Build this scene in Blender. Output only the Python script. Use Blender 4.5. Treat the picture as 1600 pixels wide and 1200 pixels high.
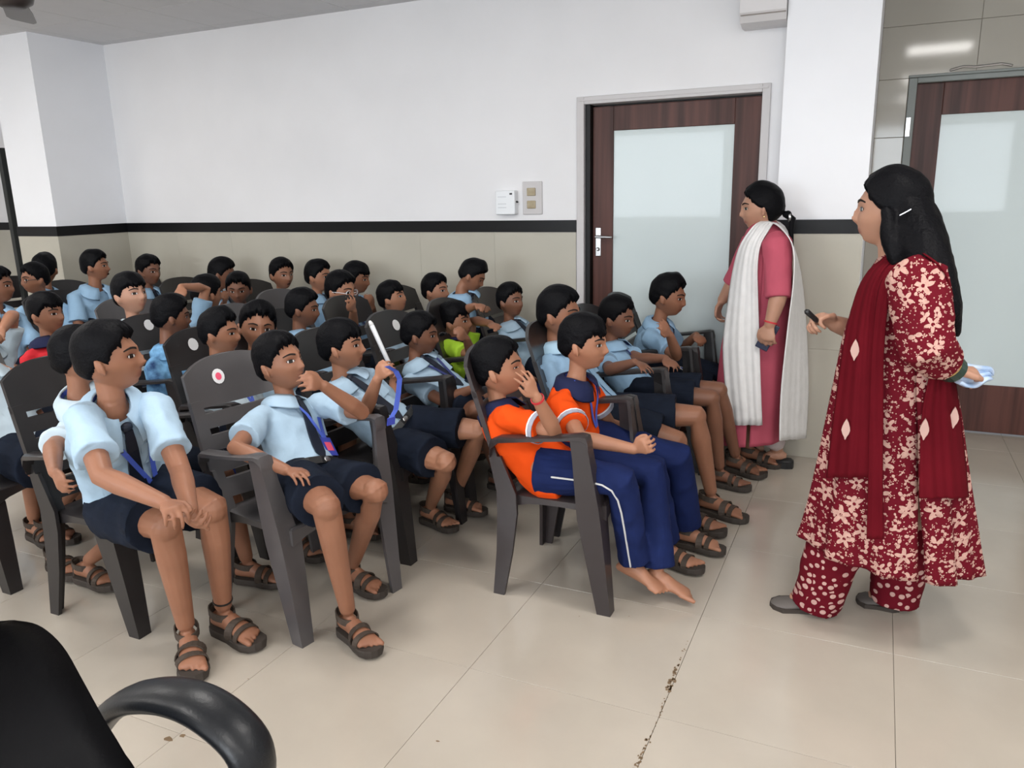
import bpy, math, random
import numpy as np
from mathutils import Vector, Matrix

for _o in list(bpy.data.objects):
    bpy.data.objects.remove(_o)
SC = bpy.context.scene
COL = SC.collection
R_ = math.radians

# ------------------------------------------------------------------ camera
CAM_H = 1.52
FPX, PITCH, ROLL, YAW = 1220.0, .2388, -.022, -.437
_cy, _sy, _cp, _sp = math.cos(YAW), math.sin(YAW), math.cos(PITCH), math.sin(PITCH)
FW = np.array([_sy * _cp, _cy * _cp, -_sp])
_rt = np.array([_cy, -_sy, 0.]); _up = np.cross(_rt, FW)
RT = math.cos(ROLL) * _rt + math.sin(ROLL) * _up
UP = -math.sin(ROLL) * _rt + math.cos(ROLL) * _up
CC = np.array([0, 0, CAM_H])
cam_data = bpy.data.cameras.new('camera')
cam_data.sensor_width = 36.0
cam_data.lens = FPX / 1600 * 36
cam_data.clip_start = .05
cam = bpy.data.objects.new('camera', cam_data)
COL.objects.link(cam)
cam.matrix_world = Matrix(((RT[0], UP[0], -FW[0], 0), (RT[1], UP[1], -FW[1], 0), (RT[2], UP[2], -FW[2], CAM_H), (0, 0, 0, 1)))
SC.camera = cam
# ------------------------------------------------------------------ world, exposure
w = bpy.data.worlds.new('world'); SC.world = w; w.use_nodes = True
w.node_tree.nodes['Background'].inputs[0].default_value = (.75, .85, 1, 1)
w.node_tree.nodes['Background'].inputs[1].default_value = .5
SC.view_settings.view_transform = 'Standard'
SC.view_settings.look = 'None'
SC.view_settings.gamma = 1
SC.view_settings.use_curve_mapping = False
SC.view_settings.exposure = 0.22
PANEL_POWER = 16.5      # watts of each ceiling light
WINDOW_POWER = 88.0    # daylight through the windows behind the photographer
# daylight comes in through the two windows of the wall behind the camera
for wx in (-3.4, .6):
    ld = bpy.data.lights.new('window_daylight', 'AREA'); ld.shape = 'RECTANGLE'
    ld.size, ld.size_y = 2.2, 1.3; ld.energy = WINDOW_POWER; ld.color = (.86, .93, 1)
    lo = bpy.data.objects.new('window_daylight', ld); COL.objects.link(lo)
    lo.location = (wx, -3.22, 1.75); lo.rotation_euler = (R_(90), 0, 0)

# ------------------------------------------------------------------ picking points in the room
def ray(x, y):
    d = FW + RT * (x - 800) / FPX - UP * (y - 600) / FPX
    return d / np.linalg.norm(d)
def PZ(x, y, z): d = ray(x, y); return CC + d * ((z - CAM_H) / d[2])
def PX(x, y, X): d = ray(x, y); return CC + d * (X / d[0])
def PY(x, y, Y): d = ray(x, y); return CC + d * (Y / d[1])
def limb(parent, px, L, far=False):
    d = ray(px[0], px[1]); v = parent - CC; t = v @ d
    perp2 = v @ v - t * t
    k = math.sqrt(max(L * L - perp2, 0))
    return CC + d * (t + k if far else t - k)
def nrm(v): v = np.asarray(v, float); return v / (np.linalg.norm(v) + 1e-12)
def hd(deg): a = R_(deg); return np.array([math.cos(a), math.sin(a), 0.])
def sm(x, a, b):
    t = np.clip((x - a) / (b - a), 0, 1); return t * t * (3 - 2 * t)

# ------------------------------------------------------------------ materials
MATS = {}
def mat(name, col, rough=.5, spec=.5, var=0, scale=8, bump=0, bscale=40, metal=0, col2=None, alpha=None, emit=0, trans=0, coat=0, sheen=0):
    if name in MATS: return MATS[name]
    m = bpy.data.materials.new(name); m.use_nodes = True; nt = m.node_tree; N = nt.nodes; L = nt.links
    b = N['Principled BSDF']; MATS[name] = m
    c = (*col, 1)
    b.inputs['Base Color'].default_value = c
    b.inputs['Roughness'].default_value = rough
    b.inputs['Specular IOR Level'].default_value = spec
    b.inputs['Metallic'].default_value = metal
    if coat: b.inputs['Coat Weight'].default_value = coat; b.inputs['Coat Roughness'].default_value = .05
    if sheen: b.inputs['Sheen Weight'].default_value = sheen
    if trans: b.inputs['Transmission Weight'].default_value = trans
    if emit: b.inputs['Emission Color'].default_value = c; b.inputs['Emission Strength'].default_value = emit
    if var or col2 or bump:
        tc = N.new('ShaderNodeTexCoord')
    if var or col2:
        n = N.new('ShaderNodeTexNoise'); n.inputs['Scale'].default_value = scale; n.inputs['Detail'].default_value = 5
        L.new(tc.outputs['Object'], n.inputs['Vector'])
        r = N.new('ShaderNodeValToRGB')
        c2 = col2 or tuple(x * (1 - var) for x in col)
        r.color_ramp.elements[0].position = .3; r.color_ramp.elements[1].position = .7
        r.color_ramp.elements[0].color = (*c2, 1); r.color_ramp.elements[1].color = c
        L.new(n.outputs['Fac'], r.inputs['Fac']); L.new(r.outputs['Color'], b.inputs['Base Color'])
    if bump:
        n2 = N.new('ShaderNodeTexNoise'); n2.inputs['Scale'].default_value = bscale; n2.inputs['Detail'].default_value = 4
        L.new(tc.outputs['Object'], n2.inputs['Vector'])
        bp = N.new('ShaderNodeBump'); bp.inputs['Strength'].default_value = bump; bp.inputs['Distance'].default_value = .01
        L.new(n2.outputs['Fac'], bp.inputs['Height']); L.new(bp.outputs['Normal'], b.inputs['Normal'])
    return m
def skin_mat(i, col):
    nm = 'skin_%d' % i
    if nm in MATS: return MATS[nm]
    m = mat(nm, col, .48, .35); nt = m.node_tree; N = nt.nodes; L = nt.links; b = N['Principled BSDF']
    at = N.new('ShaderNodeAttribute'); at.attribute_name = 'tint'
    tc = N.new('ShaderNodeTexCoord'); no = N.new('ShaderNodeTexNoise'); no.inputs['Scale'].default_value = 14
    L.new(tc.outputs['Object'], no.inputs['Vector'])
    mx = N.new('ShaderNodeMixRGB'); mx.inputs[1].default_value = (*[c * .86 for c in col], 1); mx.inputs[2].default_value = (*[min(1, c * 1.1) for c in col], 1)
    L.new(no.outputs['Fac'], mx.inputs[0])
    m2 = N.new('ShaderNodeMixRGB'); m2.inputs[2].default_value = (col[0] * .62, col[1] * .38, col[2] * .42, 1)
    L.new(at.outputs['Fac'], m2.inputs[0]); L.new(mx.outputs[0], m2.inputs[1]); L.new(m2.outputs[0], b.inputs['Base Color'])
    b.inputs['Subsurface Weight'].default_value = .08; b.inputs['Subsurface Radius'].default_value = (.02, .008, .004)
    return m
SKINS = [skin_mat(0, (.345, .160, .094)), skin_mat(1, (.265, .118, .068)), skin_mat(2, (.185, .081, .048)), skin_mat(3, (.42, .225, .15))]
HAIR = mat('hair_black', (.004, .004, .005), .45, .06, bump=.3, bscale=120)
SHIRT = mat('shirt_pale_blue', (.36, .49, .61), .8, .2, var=.06, scale=30, bump=.12, bscale=60)
SHIRT2 = mat('shirt_white_blue', (.47, .56, .62), .8, .2, var=.06, scale=30, bump=.12, bscale=60)
SHIRT3 = mat('shirt_sky_blue', (.28, .44, .61), .8, .2, var=.06, scale=30, bump=.12, bscale=60)
ORANGE = mat('shirt_orange', (.68, .068, .007), .8, .08, var=.05, bump=.1)
RED = mat('shirt_red', (.55, .02, .03), .75, .2, var=.05, bump=.1)
GREEN = mat('shirt_lime', (.38, .62, .04), .75, .2, var=.05, bump=.1)
DENIM = mat('shirt_marbled_blue', (.20, .44, .70), .8, .2, col2=(.012, .035, .11), scale=16)
NAVY = mat('cloth_navy', (.010, .014, .025), .85, .1, var=.25, scale=20, bump=.12)
NAVYB = mat('track_pants_navy', (.010, .018, .075), .8, .1, var=.2, scale=20, bump=.12)
NAVYC = mat('collar_navy', (.01, .014, .05), .8, .2)
TIE = mat('tie_navy', (.006, .009, .02), .55, .4)
LANY = mat('lanyard_blue', (.07, .12, .52), .5, .4)
LANYD = mat('lanyard_navy', (.03, .04, .16), .5, .4)
WHITE = mat('white_plastic', (.8, .82, .84), .4, .5)
CARDB = mat('card_blue', (.05, .07, .4), .35, .5)
SANDAL = mat('sandal_brown', (.070, .052, .040), .7, .3, var=.3, scale=40)
SOLE = mat('sandal_sole', (.045, .036, .030), .75, .3)
EYEW = mat('eye_white', (.62, .58, .55), .3, .5)
EYED = mat('eye_dark', (.012, .008, .006), .25, .5)
BROW = mat('brow_black', (.02, .014, .012), .8, .2)
DARKCH = mat('chair_dark_plastic', (.019, .0165, .017), .34, .5, var=.15, scale=6)
GREYCH = mat('chair_grey_plastic', (.082, .076, .078), .33, .5, var=.12, scale=6)
BROWNCH = mat('chair_brown_plastic', (.032, .025, .0255), .34, .5, var=.12, scale=6)

# ------------------------------------------------------------------ mesh helpers
class Geo:
    def __init__(s): s.v = []; s.f = []
    def add(s, v, f):
        o = len(s.v); s.v += [tuple(map(float, p)) for p in v]; s.f += [tuple(i + o for i in q) for q in f]
    def tube(s, pts, rad, n=12, lat=None, caps=True):
        pts = [np.asarray(p, float) for p in pts]; k = len(pts)
        rad = [(r, r) if np.isscalar(r) else tuple(r) for r in rad]
        T = [nrm(pts[min(i + 1, k - 1)] - pts[max(i - 1, 0)]) for i in range(k)]
        prev = np.asarray(lat, float) if lat is not None else (np.array([0, 0, 1.]) if abs(T[0][2]) < .8 else np.array([1., 0, 0]))
        rings = []
        def ring(c, t, r):
            nonlocal prev
            a = prev - (prev @ t) * t
            a = nrm(a); prev = a if lat is None else prev
            b = np.cross(t, a)
            an = np.arange(n) * 2 * math.pi / n
            rings.append(c + np.outer(np.cos(an) * r[0], a) + np.outer(np.sin(an) * r[1], b))
        r0 = min(rad[0]); r1 = min(rad[-1])
        if caps:
            ring(pts[0] - T[0] * r0 * .75, T[0], (rad[0][0] * .6, rad[0][1] * .6))
        for i in range(k): ring(pts[i], T[i], rad[i])
        if caps:
            ring(pts[-1] + T[-1] * r1 * .75, T[-1], (rad[-1][0] * .6, rad[-1][1] * .6))
        m = len(rings); v = np.concatenate(rings); f = []
        for i in range(m - 1):
            for j in range(n):
                j2 = (j + 1) % n
                f.append((i * n + j, i * n + j2, (i + 1) * n + j2, (i + 1) * n + j))
        f.append(tuple(range(n))[::-1]); f.append(tuple((m - 1) * n + j for j in range(n)))
        s.add(v, f)
    def ball(s, c, axes, n=12):
        c = np.asarray(c, float); v = []; f = []; m = n // 2 + 1
        for i in range(1, m):
            th = math.pi * i / m
            for j in range(n):
                ph = 2 * math.pi * j / n
                d = (math.sin(th) * math.cos(ph), math.sin(th) * math.sin(ph), math.cos(th))
                v.append(c + axes[0] * d[0] + axes[1] * d[1] + axes[2] * d[2])
        v.append(c + axes[2]); v.append(c - axes[2]); a = len(v) - 2
        for i in range(m - 2):
            for j in range(n):
                f.append((i * n + j, (i + 1) * n + j, (i + 1) * n + (j + 1) % n, i * n + (j + 1) % n))
        for j in range(n):
            f.append((a, j, (j + 1) % n)); f.append((a + 1, (m - 2) * n + (j + 1) % n, (m - 2) * n + j))
        s.add(v, f)
    def box(s, lo, hi, bev=0):
        x0, y0, z0 = lo; x1, y1, z1 = hi
        if not bev:
            s.add([(x0, y0, z0), (x1, y0, z0), (x1, y1, z0), (x0, y1, z0), (x0, y0, z1), (x1, y0, z1), (x1, y1, z1), (x0, y1, z1)],
                  [(0, 3, 2, 1), (4, 5, 6, 7), (0, 1, 5, 4), (1, 2, 6, 5), (2, 3, 7, 6), (3, 0, 4, 7)]); return
        import bmesh
        bm = bmesh.new(); bmesh.ops.create_cube(bm, size=1)
        for q in bm.verts: q.co = Vector(((x0 + x1) / 2 + q.co.x * (x1 - x0), (y0 + y1) / 2 + q.co.y * (y1 - y0), (z0 + z1) / 2 + q.co.z * (z1 - z0)))
        bmesh.ops.bevel(bm, geom=bm.edges[:], offset=bev, segments=2, affect='EDGES', profile=.5)
        bm.verts.index_update()
        s.add([tuple(q.co) for q in bm.verts], [tuple(q.index for q in f.verts) for f in bm.faces]); bm.free()
    def loft(s, rings, caps=True, closed=True):
        n = len(rings[0]); v = [p for r in rings for p in r]; f = []
        for i in range(len(rings) - 1):
            for j in range(n if closed else n - 1):
                j2 = (j + 1) % n
                f.append((i * n + j, i * n + j2, (i + 1) * n + j2, (i + 1) * n + j))
        if caps:
            f.append(tuple(range(n))[::-1]); f.append(tuple((len(rings) - 1) * n + j for j in range(n)))
        s.add(v, f)
    def ribbon(s, pts, wid, nor, th):
        """flat strip: pts along it, wid = half-width vectors, nor = outward normals, th = thickness"""
        rings = []
        for p, w_, n_ in zip(pts, wid, nor):
            rings.append([p - w_, p + w_, p + w_ + n_ * th, p - w_ + n_ * th])
        s.loft(rings)
    def band(s, c, A, B, W, th, n=18):
        """closed strap: ellipse c + A cos + B sin, W = half-width vector along the limb"""
        rings = []
        la, lb = nrm(A), nrm(B)
        for i in range(n):
            t = 2 * math.pi * i / n
            p = c + A * math.cos(t) + B * math.sin(t); o = nrm(la * math.cos(t) + lb * math.sin(t)) * th
            rings.append([p - W, p + W, p + W + o, p - W + o])
        rings.append(rings[0]); s.loft(rings, caps=False)

def smooth_on(me, on=True):
    me.polygons.foreach_set('use_smooth', [on] * len(me.polygons))
def obj(name, geo, m, parent=None, org=(0, 0, 0), smooth=False, kind=None):
    me = bpy.data.meshes.new(name); o3 = np.asarray(org, float)
    v = (np.array(geo.v) - o3) if len(geo.v) else np.zeros((0, 3))
    me.from_pydata([tuple(p) for p in v], [], geo.f)
    for mm in (m if isinstance(m, (list, tuple)) else [m]): me.materials.append(mm)
    if smooth: smooth_on(me)
    o = bpy.data.objects.new(name, me); COL.objects.link(o)
    if parent is None: o.location = org
    else: o.parent = parent
    if kind: o['kind'] = kind
    return o
def tag(o, label, cat, group=None):
    o['label'] = label; o['category'] = cat
    if group: o['group'] = group
    return o
def empty(name, loc, rz=0):
    o = bpy.data.objects.new(name, None); COL.objects.link(o); o.location = loc; o.rotation_euler = (0, 0, rz); o.empty_display_size = .1
    return o
def link_mesh(name, me, parent, loc=(0, 0, 0)):
    o = bpy.data.objects.new(name, me); COL.objects.link(o); o.parent = parent; o.location = loc; return o
PENDING = []   # surfaces that are grown (voxel) in one pass at the end
def grow(name, geo, m, parent, org, voxel, smooth=3, wrinkle=0, freq=55, tint=None, seed=0, wrap=None):
    o = obj(name, geo, m, parent, org)
    md = o.modifiers.new('r', 'REMESH'); md.mode = 'VOXEL'; md.voxel_size = voxel; md.adaptivity = 0
    if smooth:
        md = o.modifiers.new('s', 'SMOOTH'); md.factor = .5; md.iterations = smooth
    md = o.modifiers.new('d', 'DECIMATE'); md.ratio = .50 if tint is not None else .38
    PENDING.append((o, m, wrinkle, freq, tint, seed, np.asarray(org, float)))
    return o
def wnoise(p, freq, seed):
    rg = np.random.RandomState(seed); r = np.zeros(len(p))
    for i in range(7):
        d = rg.normal(size=3); d /= np.linalg.norm(d); fq = freq * rg.uniform(.5, 1.6)
        q = p @ d * fq + rg.uniform(0, 6.28) + 1.3 * np.sin(p @ rg.normal(size=3) * freq * .35)
        r += np.sin(q) / 7
    return r
def grow_all():
    dg = bpy.context.evaluated_depsgraph_get()
    out = []
    for it in PENDING:
        out.append(bpy.data.meshes.new_from_object(it[0].evaluated_get(dg)))
    for (o, m, wr, fq, tint, seed, org), me in zip(PENDING, out):
        o.modifiers.clear(); old = o.data; o.data = me; bpy.data.meshes.remove(old); me.name = o.name
        me.materials.clear(); me.materials.append(m); smooth_on(me)
        n = len(me.vertices); co = np.empty(n * 3, np.float32); me.vertices.foreach_get('co', co); co = co.reshape(-1, 3).astype(float)
        if wr:
            no = np.empty(n * 3, np.float32); me.vertices.foreach_get('normal', no); no = no.reshape(-1, 3)
            k = wnoise(co, fq, seed); k = (.10 - np.abs(k)) * 1.6 + .25 * wnoise(co, fq * 2.4, seed + 5)
            co = co + no * (k * wr)[:, None]
            me.vertices.foreach_set('co', co.astype(np.float32).ravel())
        if tint is not None:
            t = tint(co + org).astype(np.float32)
            at = me.attributes.new('tint', 'FLOAT', 'POINT'); at.data.foreach_set('value', t)
        me.update()
# ================================================================== the room
YB, YP, YR, XC, ZC = 4.77, 4.61, 5.435, -5.80, 2.754
PXL, PXR = -.522, -.074           # right pillar
YLP = 4.13                        # front of the left pillar
ZB0, ZB1 = 1.275, 1.35            # black band
PAINT = mat('wall_paint', (.80, .795, .805), .75, .3, var=.04, scale=2.5, bump=.05, bscale=25)
PAINTW = mat('pillar_paint', (.86, .87, .90), .6, .3, var=.03, scale=3)
DADO = mat('dado_tile_beige', (.47, .445, .375), .28, .4, var=.10, scale=2.2)
BLACKT = mat('band_tile_black', (.006, .006, .007), .3, .2)
GLOSST = mat('wall_tile_cream', (.38, .36, .315), .07, .35, var=.06, scale=2)
FLOORT = mat('floor_tile_beige', (.44, .392, .33), .17, .5, var=.10, scale=3.2, bump=.015, bscale=6)
GROUT = mat('grout', (.33, .29, .235), .8, .2)
CEILT = mat('ceiling_tile_white', (.66, .66, .67), .85, .2, var=.03)
CEILG = mat('ceiling_gap', (.12, .12, .12), .8, .2)
WOODM = mat('placeholder_wood', (.08, .035, .03), .3, .5)
def wood(name, c1, c2, rough=.38):
    if name in MATS: return MATS[name]
    m = mat(name, c1, rough, .2); nt = m.node_tree; N = nt.nodes; L = nt.links
    tc = N.new('ShaderNodeTexCoord'); mp = N.new('ShaderNodeMapping'); mp.inputs['Scale'].default_value = (16, 16, .7)
    no = N.new('ShaderNodeTexNoise'); no.inputs['Scale'].default_value = 1.3; no.inputs['Detail'].default_value = 3
    r = N.new('ShaderNodeValToRGB'); r.color_ramp.elements[0].color = (*c1, 1); r.color_ramp.elements[1].color = (*c2, 1)
    r.color_ramp.elements[0].position = .35; r.color_ramp.elements[1].position = .65
    L.new(tc.outputs['Object'], mp.inputs[0]); L.new(mp.outputs[0], no.inputs['Vector']); L.new(no.outputs['Fac'], r.inputs['Fac']); L.new(r.outputs['Color'], N['Principled BSDF'].inputs['Base Color'])
    return m
DOORW = wood('door_laminate', (.042, .016, .012), (.100, .040, .031))
def frosted(name, col, rough):
    m = mat(name, col, rough, .5); b = m.node_tree.nodes['Principled BSDF']
    b.inputs['Coat Weight'].default_value = .3; b.inputs['Coat Roughness'].default_value = .03; b.inputs['Specular IOR Level'].default_value = .25
    b.inputs['Transmission Weight'].default_value = .12
    return m
GLASS = frosted('frosted_glass', (.62, .70, .70), .35)
METAL = mat('brushed_metal', (.5, .5, .5), .3, .5, metal=1)
FRAMEG = mat('door_frame_grey', (.20, .22, .21), .45, .4)
FRAMEW = mat('door_frame_white', (.56, .54, .54), .5, .4)
BLACKP = mat('black_plastic', (.01, .01, .011), .4, .5)
JAMB_SHADOW = mat('door_jamb_shadow', (.006, .006, .006), .5, .3)  # near-black jamb colour, the shadow of the door reveal is painted in
def st(name, boxes, m, parent=None, bev=0):
    g = Geo()
    for lo, hi in boxes: g.box(lo, hi, bev)
    o = obj(name, g, m, parent)
    if parent is None: o['kind'] = 'structure'
    return o
X0, X1, Y0 = -8.6, 3.4, -3.3
floor = st('floor', [((X0, Y0, -.12), (X1, YR + .3, -.006))], GROUT)
TX, TY = .635, .622
def tile_mesh(name, sx, sy, th, m, bev=.0015):
    g = Geo(); g.box((0, 0, -th), (sx, sy, 0), bev); me = bpy.data.meshes.new(name)
    me.from_pydata(g.v, [], g.f); me.materials.append(m); return me
tm = tile_mesh('floor_tile', TX - .0014, TY - .0014, .01, FLOORT, .0008)
i0 = int(math.floor((X0 + .478) / TX)); j0 = int(math.floor((Y0 - 2.005) / TY))
i = i0
while -.478 + i * TX < X1:
    j = j0
    while 2.005 + j * TY < YR + .25:
        link_mesh('floor_tile', tm, floor, (-.478 + i * TX, 2.005 + j * TY, 0)); j += 1
    i += 1
# brown dirt along a joint
STAIN = mat('dirt_brown', (.20, .135, .08), .8, .2, var=.4, scale=30)
rg = random.Random(4)
sg = Geo()
def blot(x, y, r, st_=1.0):
    n = 9; p = [(x + r * rg.uniform(.5, 1.1) * math.cos(6.283 * k / n), y + st_ * r * rg.uniform(.5, 1.1) * math.sin(6.283 * k / n), .0006) for k in range(n)]
    sg.add(p, [tuple(range(n))])
pl = [(1075, 1000, .004), (1066, 1020, .006), (1056, 1048, .010), (1049, 1066, .014), (1045, 1080, .010), (1037, 1100, .005), (1031, 1118, .004), (1022, 1138, .003), (1010, 1162, .008), (1000, 1186, .009), (994, 1200, .007)]
for k in range(90):
    t = rg.uniform(0, len(pl) - 1.001); q = int(t); f = t - q; r = pl[q][2] * (1 - f) + pl[q + 1][2] * f
    p = PZ(pl[q][0] * (1 - f) + pl[q + 1][0] * f, pl[q][1] * (1 - f) + pl[q + 1][1] * f, 0)
    blot(p[0] + rg.gauss(0, r * .45), p[1] + rg.gauss(0, .006), max(.0015, r * rg.uniform(.25, .65)), rg.uniform(1, 2.2))
for px, py, r in ((684, 1158, .007), (983, 963, .003), (388, 1061, .003), (262, 1155, .02), (285, 1150, .014), (905, 963, .003)):
    p = PZ(px, py, 0); blot(p[0], p[1], r, .6)
obj('floor_dirt', sg, STAIN, floor, kind='stuff')

# ceiling
ceil = st('ceiling', [((X0, Y0, ZC + .03), (X1, YR + .3, ZC + .15))], CEILG)
CT = .578
cm = tile_mesh('ceiling_tile', CT - .006, CT - .006, .012, CEILT, .003)
CX = lambda i: -5.696 + i * CT
CY = lambda j: 4.085 + j * CT
LIGHT_CELLS = [(i, j) for i in (-2, 2, 6, 10, 13) for j in (-4, -8, -12)]
for i in range(-4, 15):
    for j in range(-13, 2):
        if (i, j) in LIGHT_CELLS: continue
        if j == 1:
            continue
        link_mesh('ceiling_tile', cm, ceil, (CX(i) + .003, CY(j) + .003, ZC + .012))
cm2 = tile_mesh('ceiling_edge_tile', CT - .006, .80, .012, CEILT, .003)
for i in range(-4, 15): link_mesh('ceiling_tile', cm2, ceil, (CX(i) + .003, CY(1) + .003, ZC + .012))
LPANEL = mat('light_diffuser', (1, .98, .94), .5, .3, emit=5)
for k, (i, j) in enumerate(LIGHT_CELLS):
    c = (CX(i) + CT / 2, CY(j) + CT / 2, ZC)
    t = empty('ceiling_light', c)
    rowt = {-4: 'row over the seated children', -8: 'row over the photographer', -12: 'row along the windowed wall'}[j]
    tag(t, 'square recessed ceiling light panel, %s, number %s from the left' % (rowt, {-2: 'one', 2: 'two', 6: 'three', 10: 'four', 13: 'five'}[i]), 'ceiling light', 'ceiling light panels')
    g = Geo(); h = CT / 2 - .004
    for a, b in (((-h, -h), (h, -h + .02)), ((-h, h - .02), (h, h)), ((-h, -h + .02), (-h + .02, h - .02)), ((h - .02, -h + .02), (h, h - .02))):
        g.box((c[0] + a[0], c[1] + a[1], ZC - .003), (c[0] + b[0], c[1] + b[1], ZC + .02))
    obj('frame', g, WHITE, t, c)
    g = Geo(); g.box((c[0] - h + .02, c[1] - h + .02, ZC + .004), (c[0] + h - .02, c[1] + h - .02, ZC + .012)); obj('diffuser', g, LPANEL, t, c)
    ld = bpy.data.lights.new('panel_light', 'AREA'); ld.shape = 'SQUARE'; ld.size = .52; ld.energy = PANEL_POWER; ld.color = (1, .965, .93)
    lo = bpy.data.objects.new('panel_light', ld); COL.objects.link(lo); lo.parent = t; lo.location = (0, 0, -.006)

# walls ------------------------------------------------------------
DX0, DX1, DZ = -1.696, -.649, 2.040      # left door opening
back = st('wall_back', [((XC, YB, 0), (DX0, YB + .12, ZC + .03)), ((DX1, YB, 0), (PXL, YB + .12, ZC + .03)), ((DX0, YB, DZ), (DX1, YB + .12, ZC + .03))], PAINT)
pil = st('wall_pillar_right', [((PXL, YP, 0), (PXR, YR, ZC + .03))], PAINTW)
rw = st('wall_right_section', [((PXR, YR, 0), (.09, YR + .12, ZC + .03)), ((1.16, YR, 0), (X1, YR + .12, ZC + .03)), ((.09, YR, 2.13), (1.16, YR + .12, ZC + .03))], GROUT)
XLP = float(PY(29, 360, YLP)[0])
lp = st('wall_pillar_left', [((XLP, YLP, 0), (XC, YB + .12, ZC + .03))], PAINTW)
YL2 = 5.15
lw = st('wall_left_back', [((X0, YL2, 0), (XLP + .3, YL2 + .12, ZC + .03))], PAINT)
st('wall_left', [((X0 - .1, Y0, 0), (X0, YR + .3, ZC + .03))], PAINT)
st('wall_east', [((X1, Y0, 0), (X1 + .1, YR + .3, ZC + .03))], PAINT)
# wall behind the photographer with two windows
wins = [(-4.5, -2.3), (-.5, 1.7)]
bx = [((X0, Y0 - .12, 0), (X1, Y0, 1.1)), ((X0, Y0 - .12, 2.4), (X1, Y0, ZC + .03)), ((X0, Y0 - .12, 1.1), (wins[0][0], Y0, 2.4)), ((wins[0][1], Y0 - .12, 1.1), (wins[1][0], Y0, 2.4)), ((wins[1][1], Y0 - .12, 1.1), (X1, Y0, 2.4))]
st('wall_front', bx, PAINT)
WINGL = mat('window_sky', (.8, .9, 1), .5, .3, emit=.8)
for k, (a, b) in enumerate(wins):
    g = Geo(); g.box((a, Y0 - .1, 1.1), (b, Y0 - .09, 2.4)); o = obj('window_%d' % (k + 1), g, WINGL); o['kind'] = 'structure'
    g = Geo()
    for x in (a, (a + b) / 2 - .02, b - .04): g.box((x, Y0 - .085, 1.1), (x + .04, Y0 - .04, 2.4))
    for z in (1.1, 2.36): g.box((a, Y0 - .085, z), (b, Y0 - .04, z + .04))
    obj('window_frame', g, FRAMEG, o)
# dado tiles (parts of their wall) and the black band
def dado(wall, x0, x1, y, n, trim):
    w_ = (x1 - x0) / n
    for z0, z1 in ((0, .64), (.64, ZB0)):
        me = tile_mesh('dado_tile', w_ - .0008, z1 - z0 - .0008, .01, DADO, .0005)
        for i in range(n):
            o = link_mesh('dado_tile', me, wall, (x0 + i * w_, y, z0)); o.rotation_euler = (R_(90), 0, 0)
            o.location = (x0 + i * w_, y - .010, z0 + .0008)
    t = st(trim, [((x0, y - .014, ZB0), (x1, y, ZB1))], BLACKT)
    return t
dado(back, XC, DX0 - .055, YB, 7, 'trim_1')
dado(pil, PXL, PXR, YP, 1, 'trim_2')
dado(lp, XLP, XC, YLP, 1, 'trim_3')
dado(lw, X0, XLP - .02, YL2, 3, 'trim_4')
# side of the left pillar (faces +x)
me = tile_mesh('dado_tile', .01, YB - YLP - .002, .63, DADO)
for z0, z1 in ((0, .64), (.64, ZB0)):
    me = tile_mesh('dado_tile', .010, YB - YLP + .008, z1 - z0 - .0008, DADO, .0005)
    link_mesh('dado_tile', me, lp, (XC, YLP - .010, z1))
st('trim_5', [((XC, YLP - .014, ZB0), (XC + .014, YB, ZB1))], BLACKT)
# shiny cream tiles of the right hand section, laid on the wall
def wtile(x0, x1, z0, z1):
    g = Geo(); g.box((x0 + .001, YR - .012, z0 + .001), (x1 - .001, YR, z1 - .001), .0015)
    obj('wall_tile', g, GLOSST, rw)
for z0, z1 in ((0, .60), (.60, 1.20), (1.20, 1.80), (1.80, 2.13)): wtile(PXR, .088, z0, z1)
for z0, z1 in ((2.13, 2.42), (2.42, ZC)):
    for x0, x1 in ((PXR, .43), (.43, 1.03), (1.03, 1.63), (1.63, 2.23), (2.23, 2.83), (2.83, X1)): wtile(x0, x1, z0, z1)
for z0, z1 in ((0, .60), (.60, 1.20), (1.20, 1.80), (1.80, 2.13)):
    for x0, x1 in ((1.165, 1.63), (1.63, 2.23), (2.23, 2.83), (2.83, X1)): wtile(x0, x1, z0, z1)

# doors ------------------------------------------------------------
def door(name, x0, x1, y, ztop, gx0, gx1, gz0, gz1, frame_boxes, fm, th=.04):
    g = Geo()
    g.box((x0, y, .01), (gx0, y + th, ztop), .003); g.box((gx1, y, .01), (x1, y + th, ztop), .003)
    g.box((gx0, y, gz1), (gx1, y + th, ztop), .003); g.box((gx0, y, .01), (gx1, y + th, gz0), .003)
    d = obj(name, g, DOORW); d['kind'] = 'structure'
    g = Geo(); g.box((gx0 - .004, y + .012, gz0 - .004), (gx1 + .004, y + .024, gz1 + .004)); obj('glass_pane', g, GLASS, d)
    g = Geo()
    for lo, hi in frame_boxes: g.box(lo, hi, .004)
    obj('door_frame', g, fm, d)
    return d
yd = YB + .055
gl = float(PY(957.5, 330, yd)[0]); gr = float(PY(1148, 193, yd)[0]); gt = float(PY(1050, 199, yd)[2])
lx0 = DX0 + .035
d1 = door('door_1', lx0, DX1 - .006, yd, DZ - .012, gl, gr, .30, gt,
     [((DX0 - .048, YB - .018, 0), (DX0, YB + .01, DZ + .045)), ((DX1, YB - .018, 0), (DX1 + .045, YB + .01, DZ + .045)), ((DX0, YB - .018, DZ), (DX1, YB + .01, DZ + .045))], FRAMEW)
g = Geo(); g.box((DX0 - .03, YB - .024, DZ + .018), (DX1 + .03, YB - .015, DZ + .028)); obj('frame_moulding', g, FRAMEW, d1)
g = Geo(); g.box((DX0, YB + .012, 0), (lx0 - .004, YB + .11, DZ)); obj('door_jamb', g, JAMB_SHADOW, d1)
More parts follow.
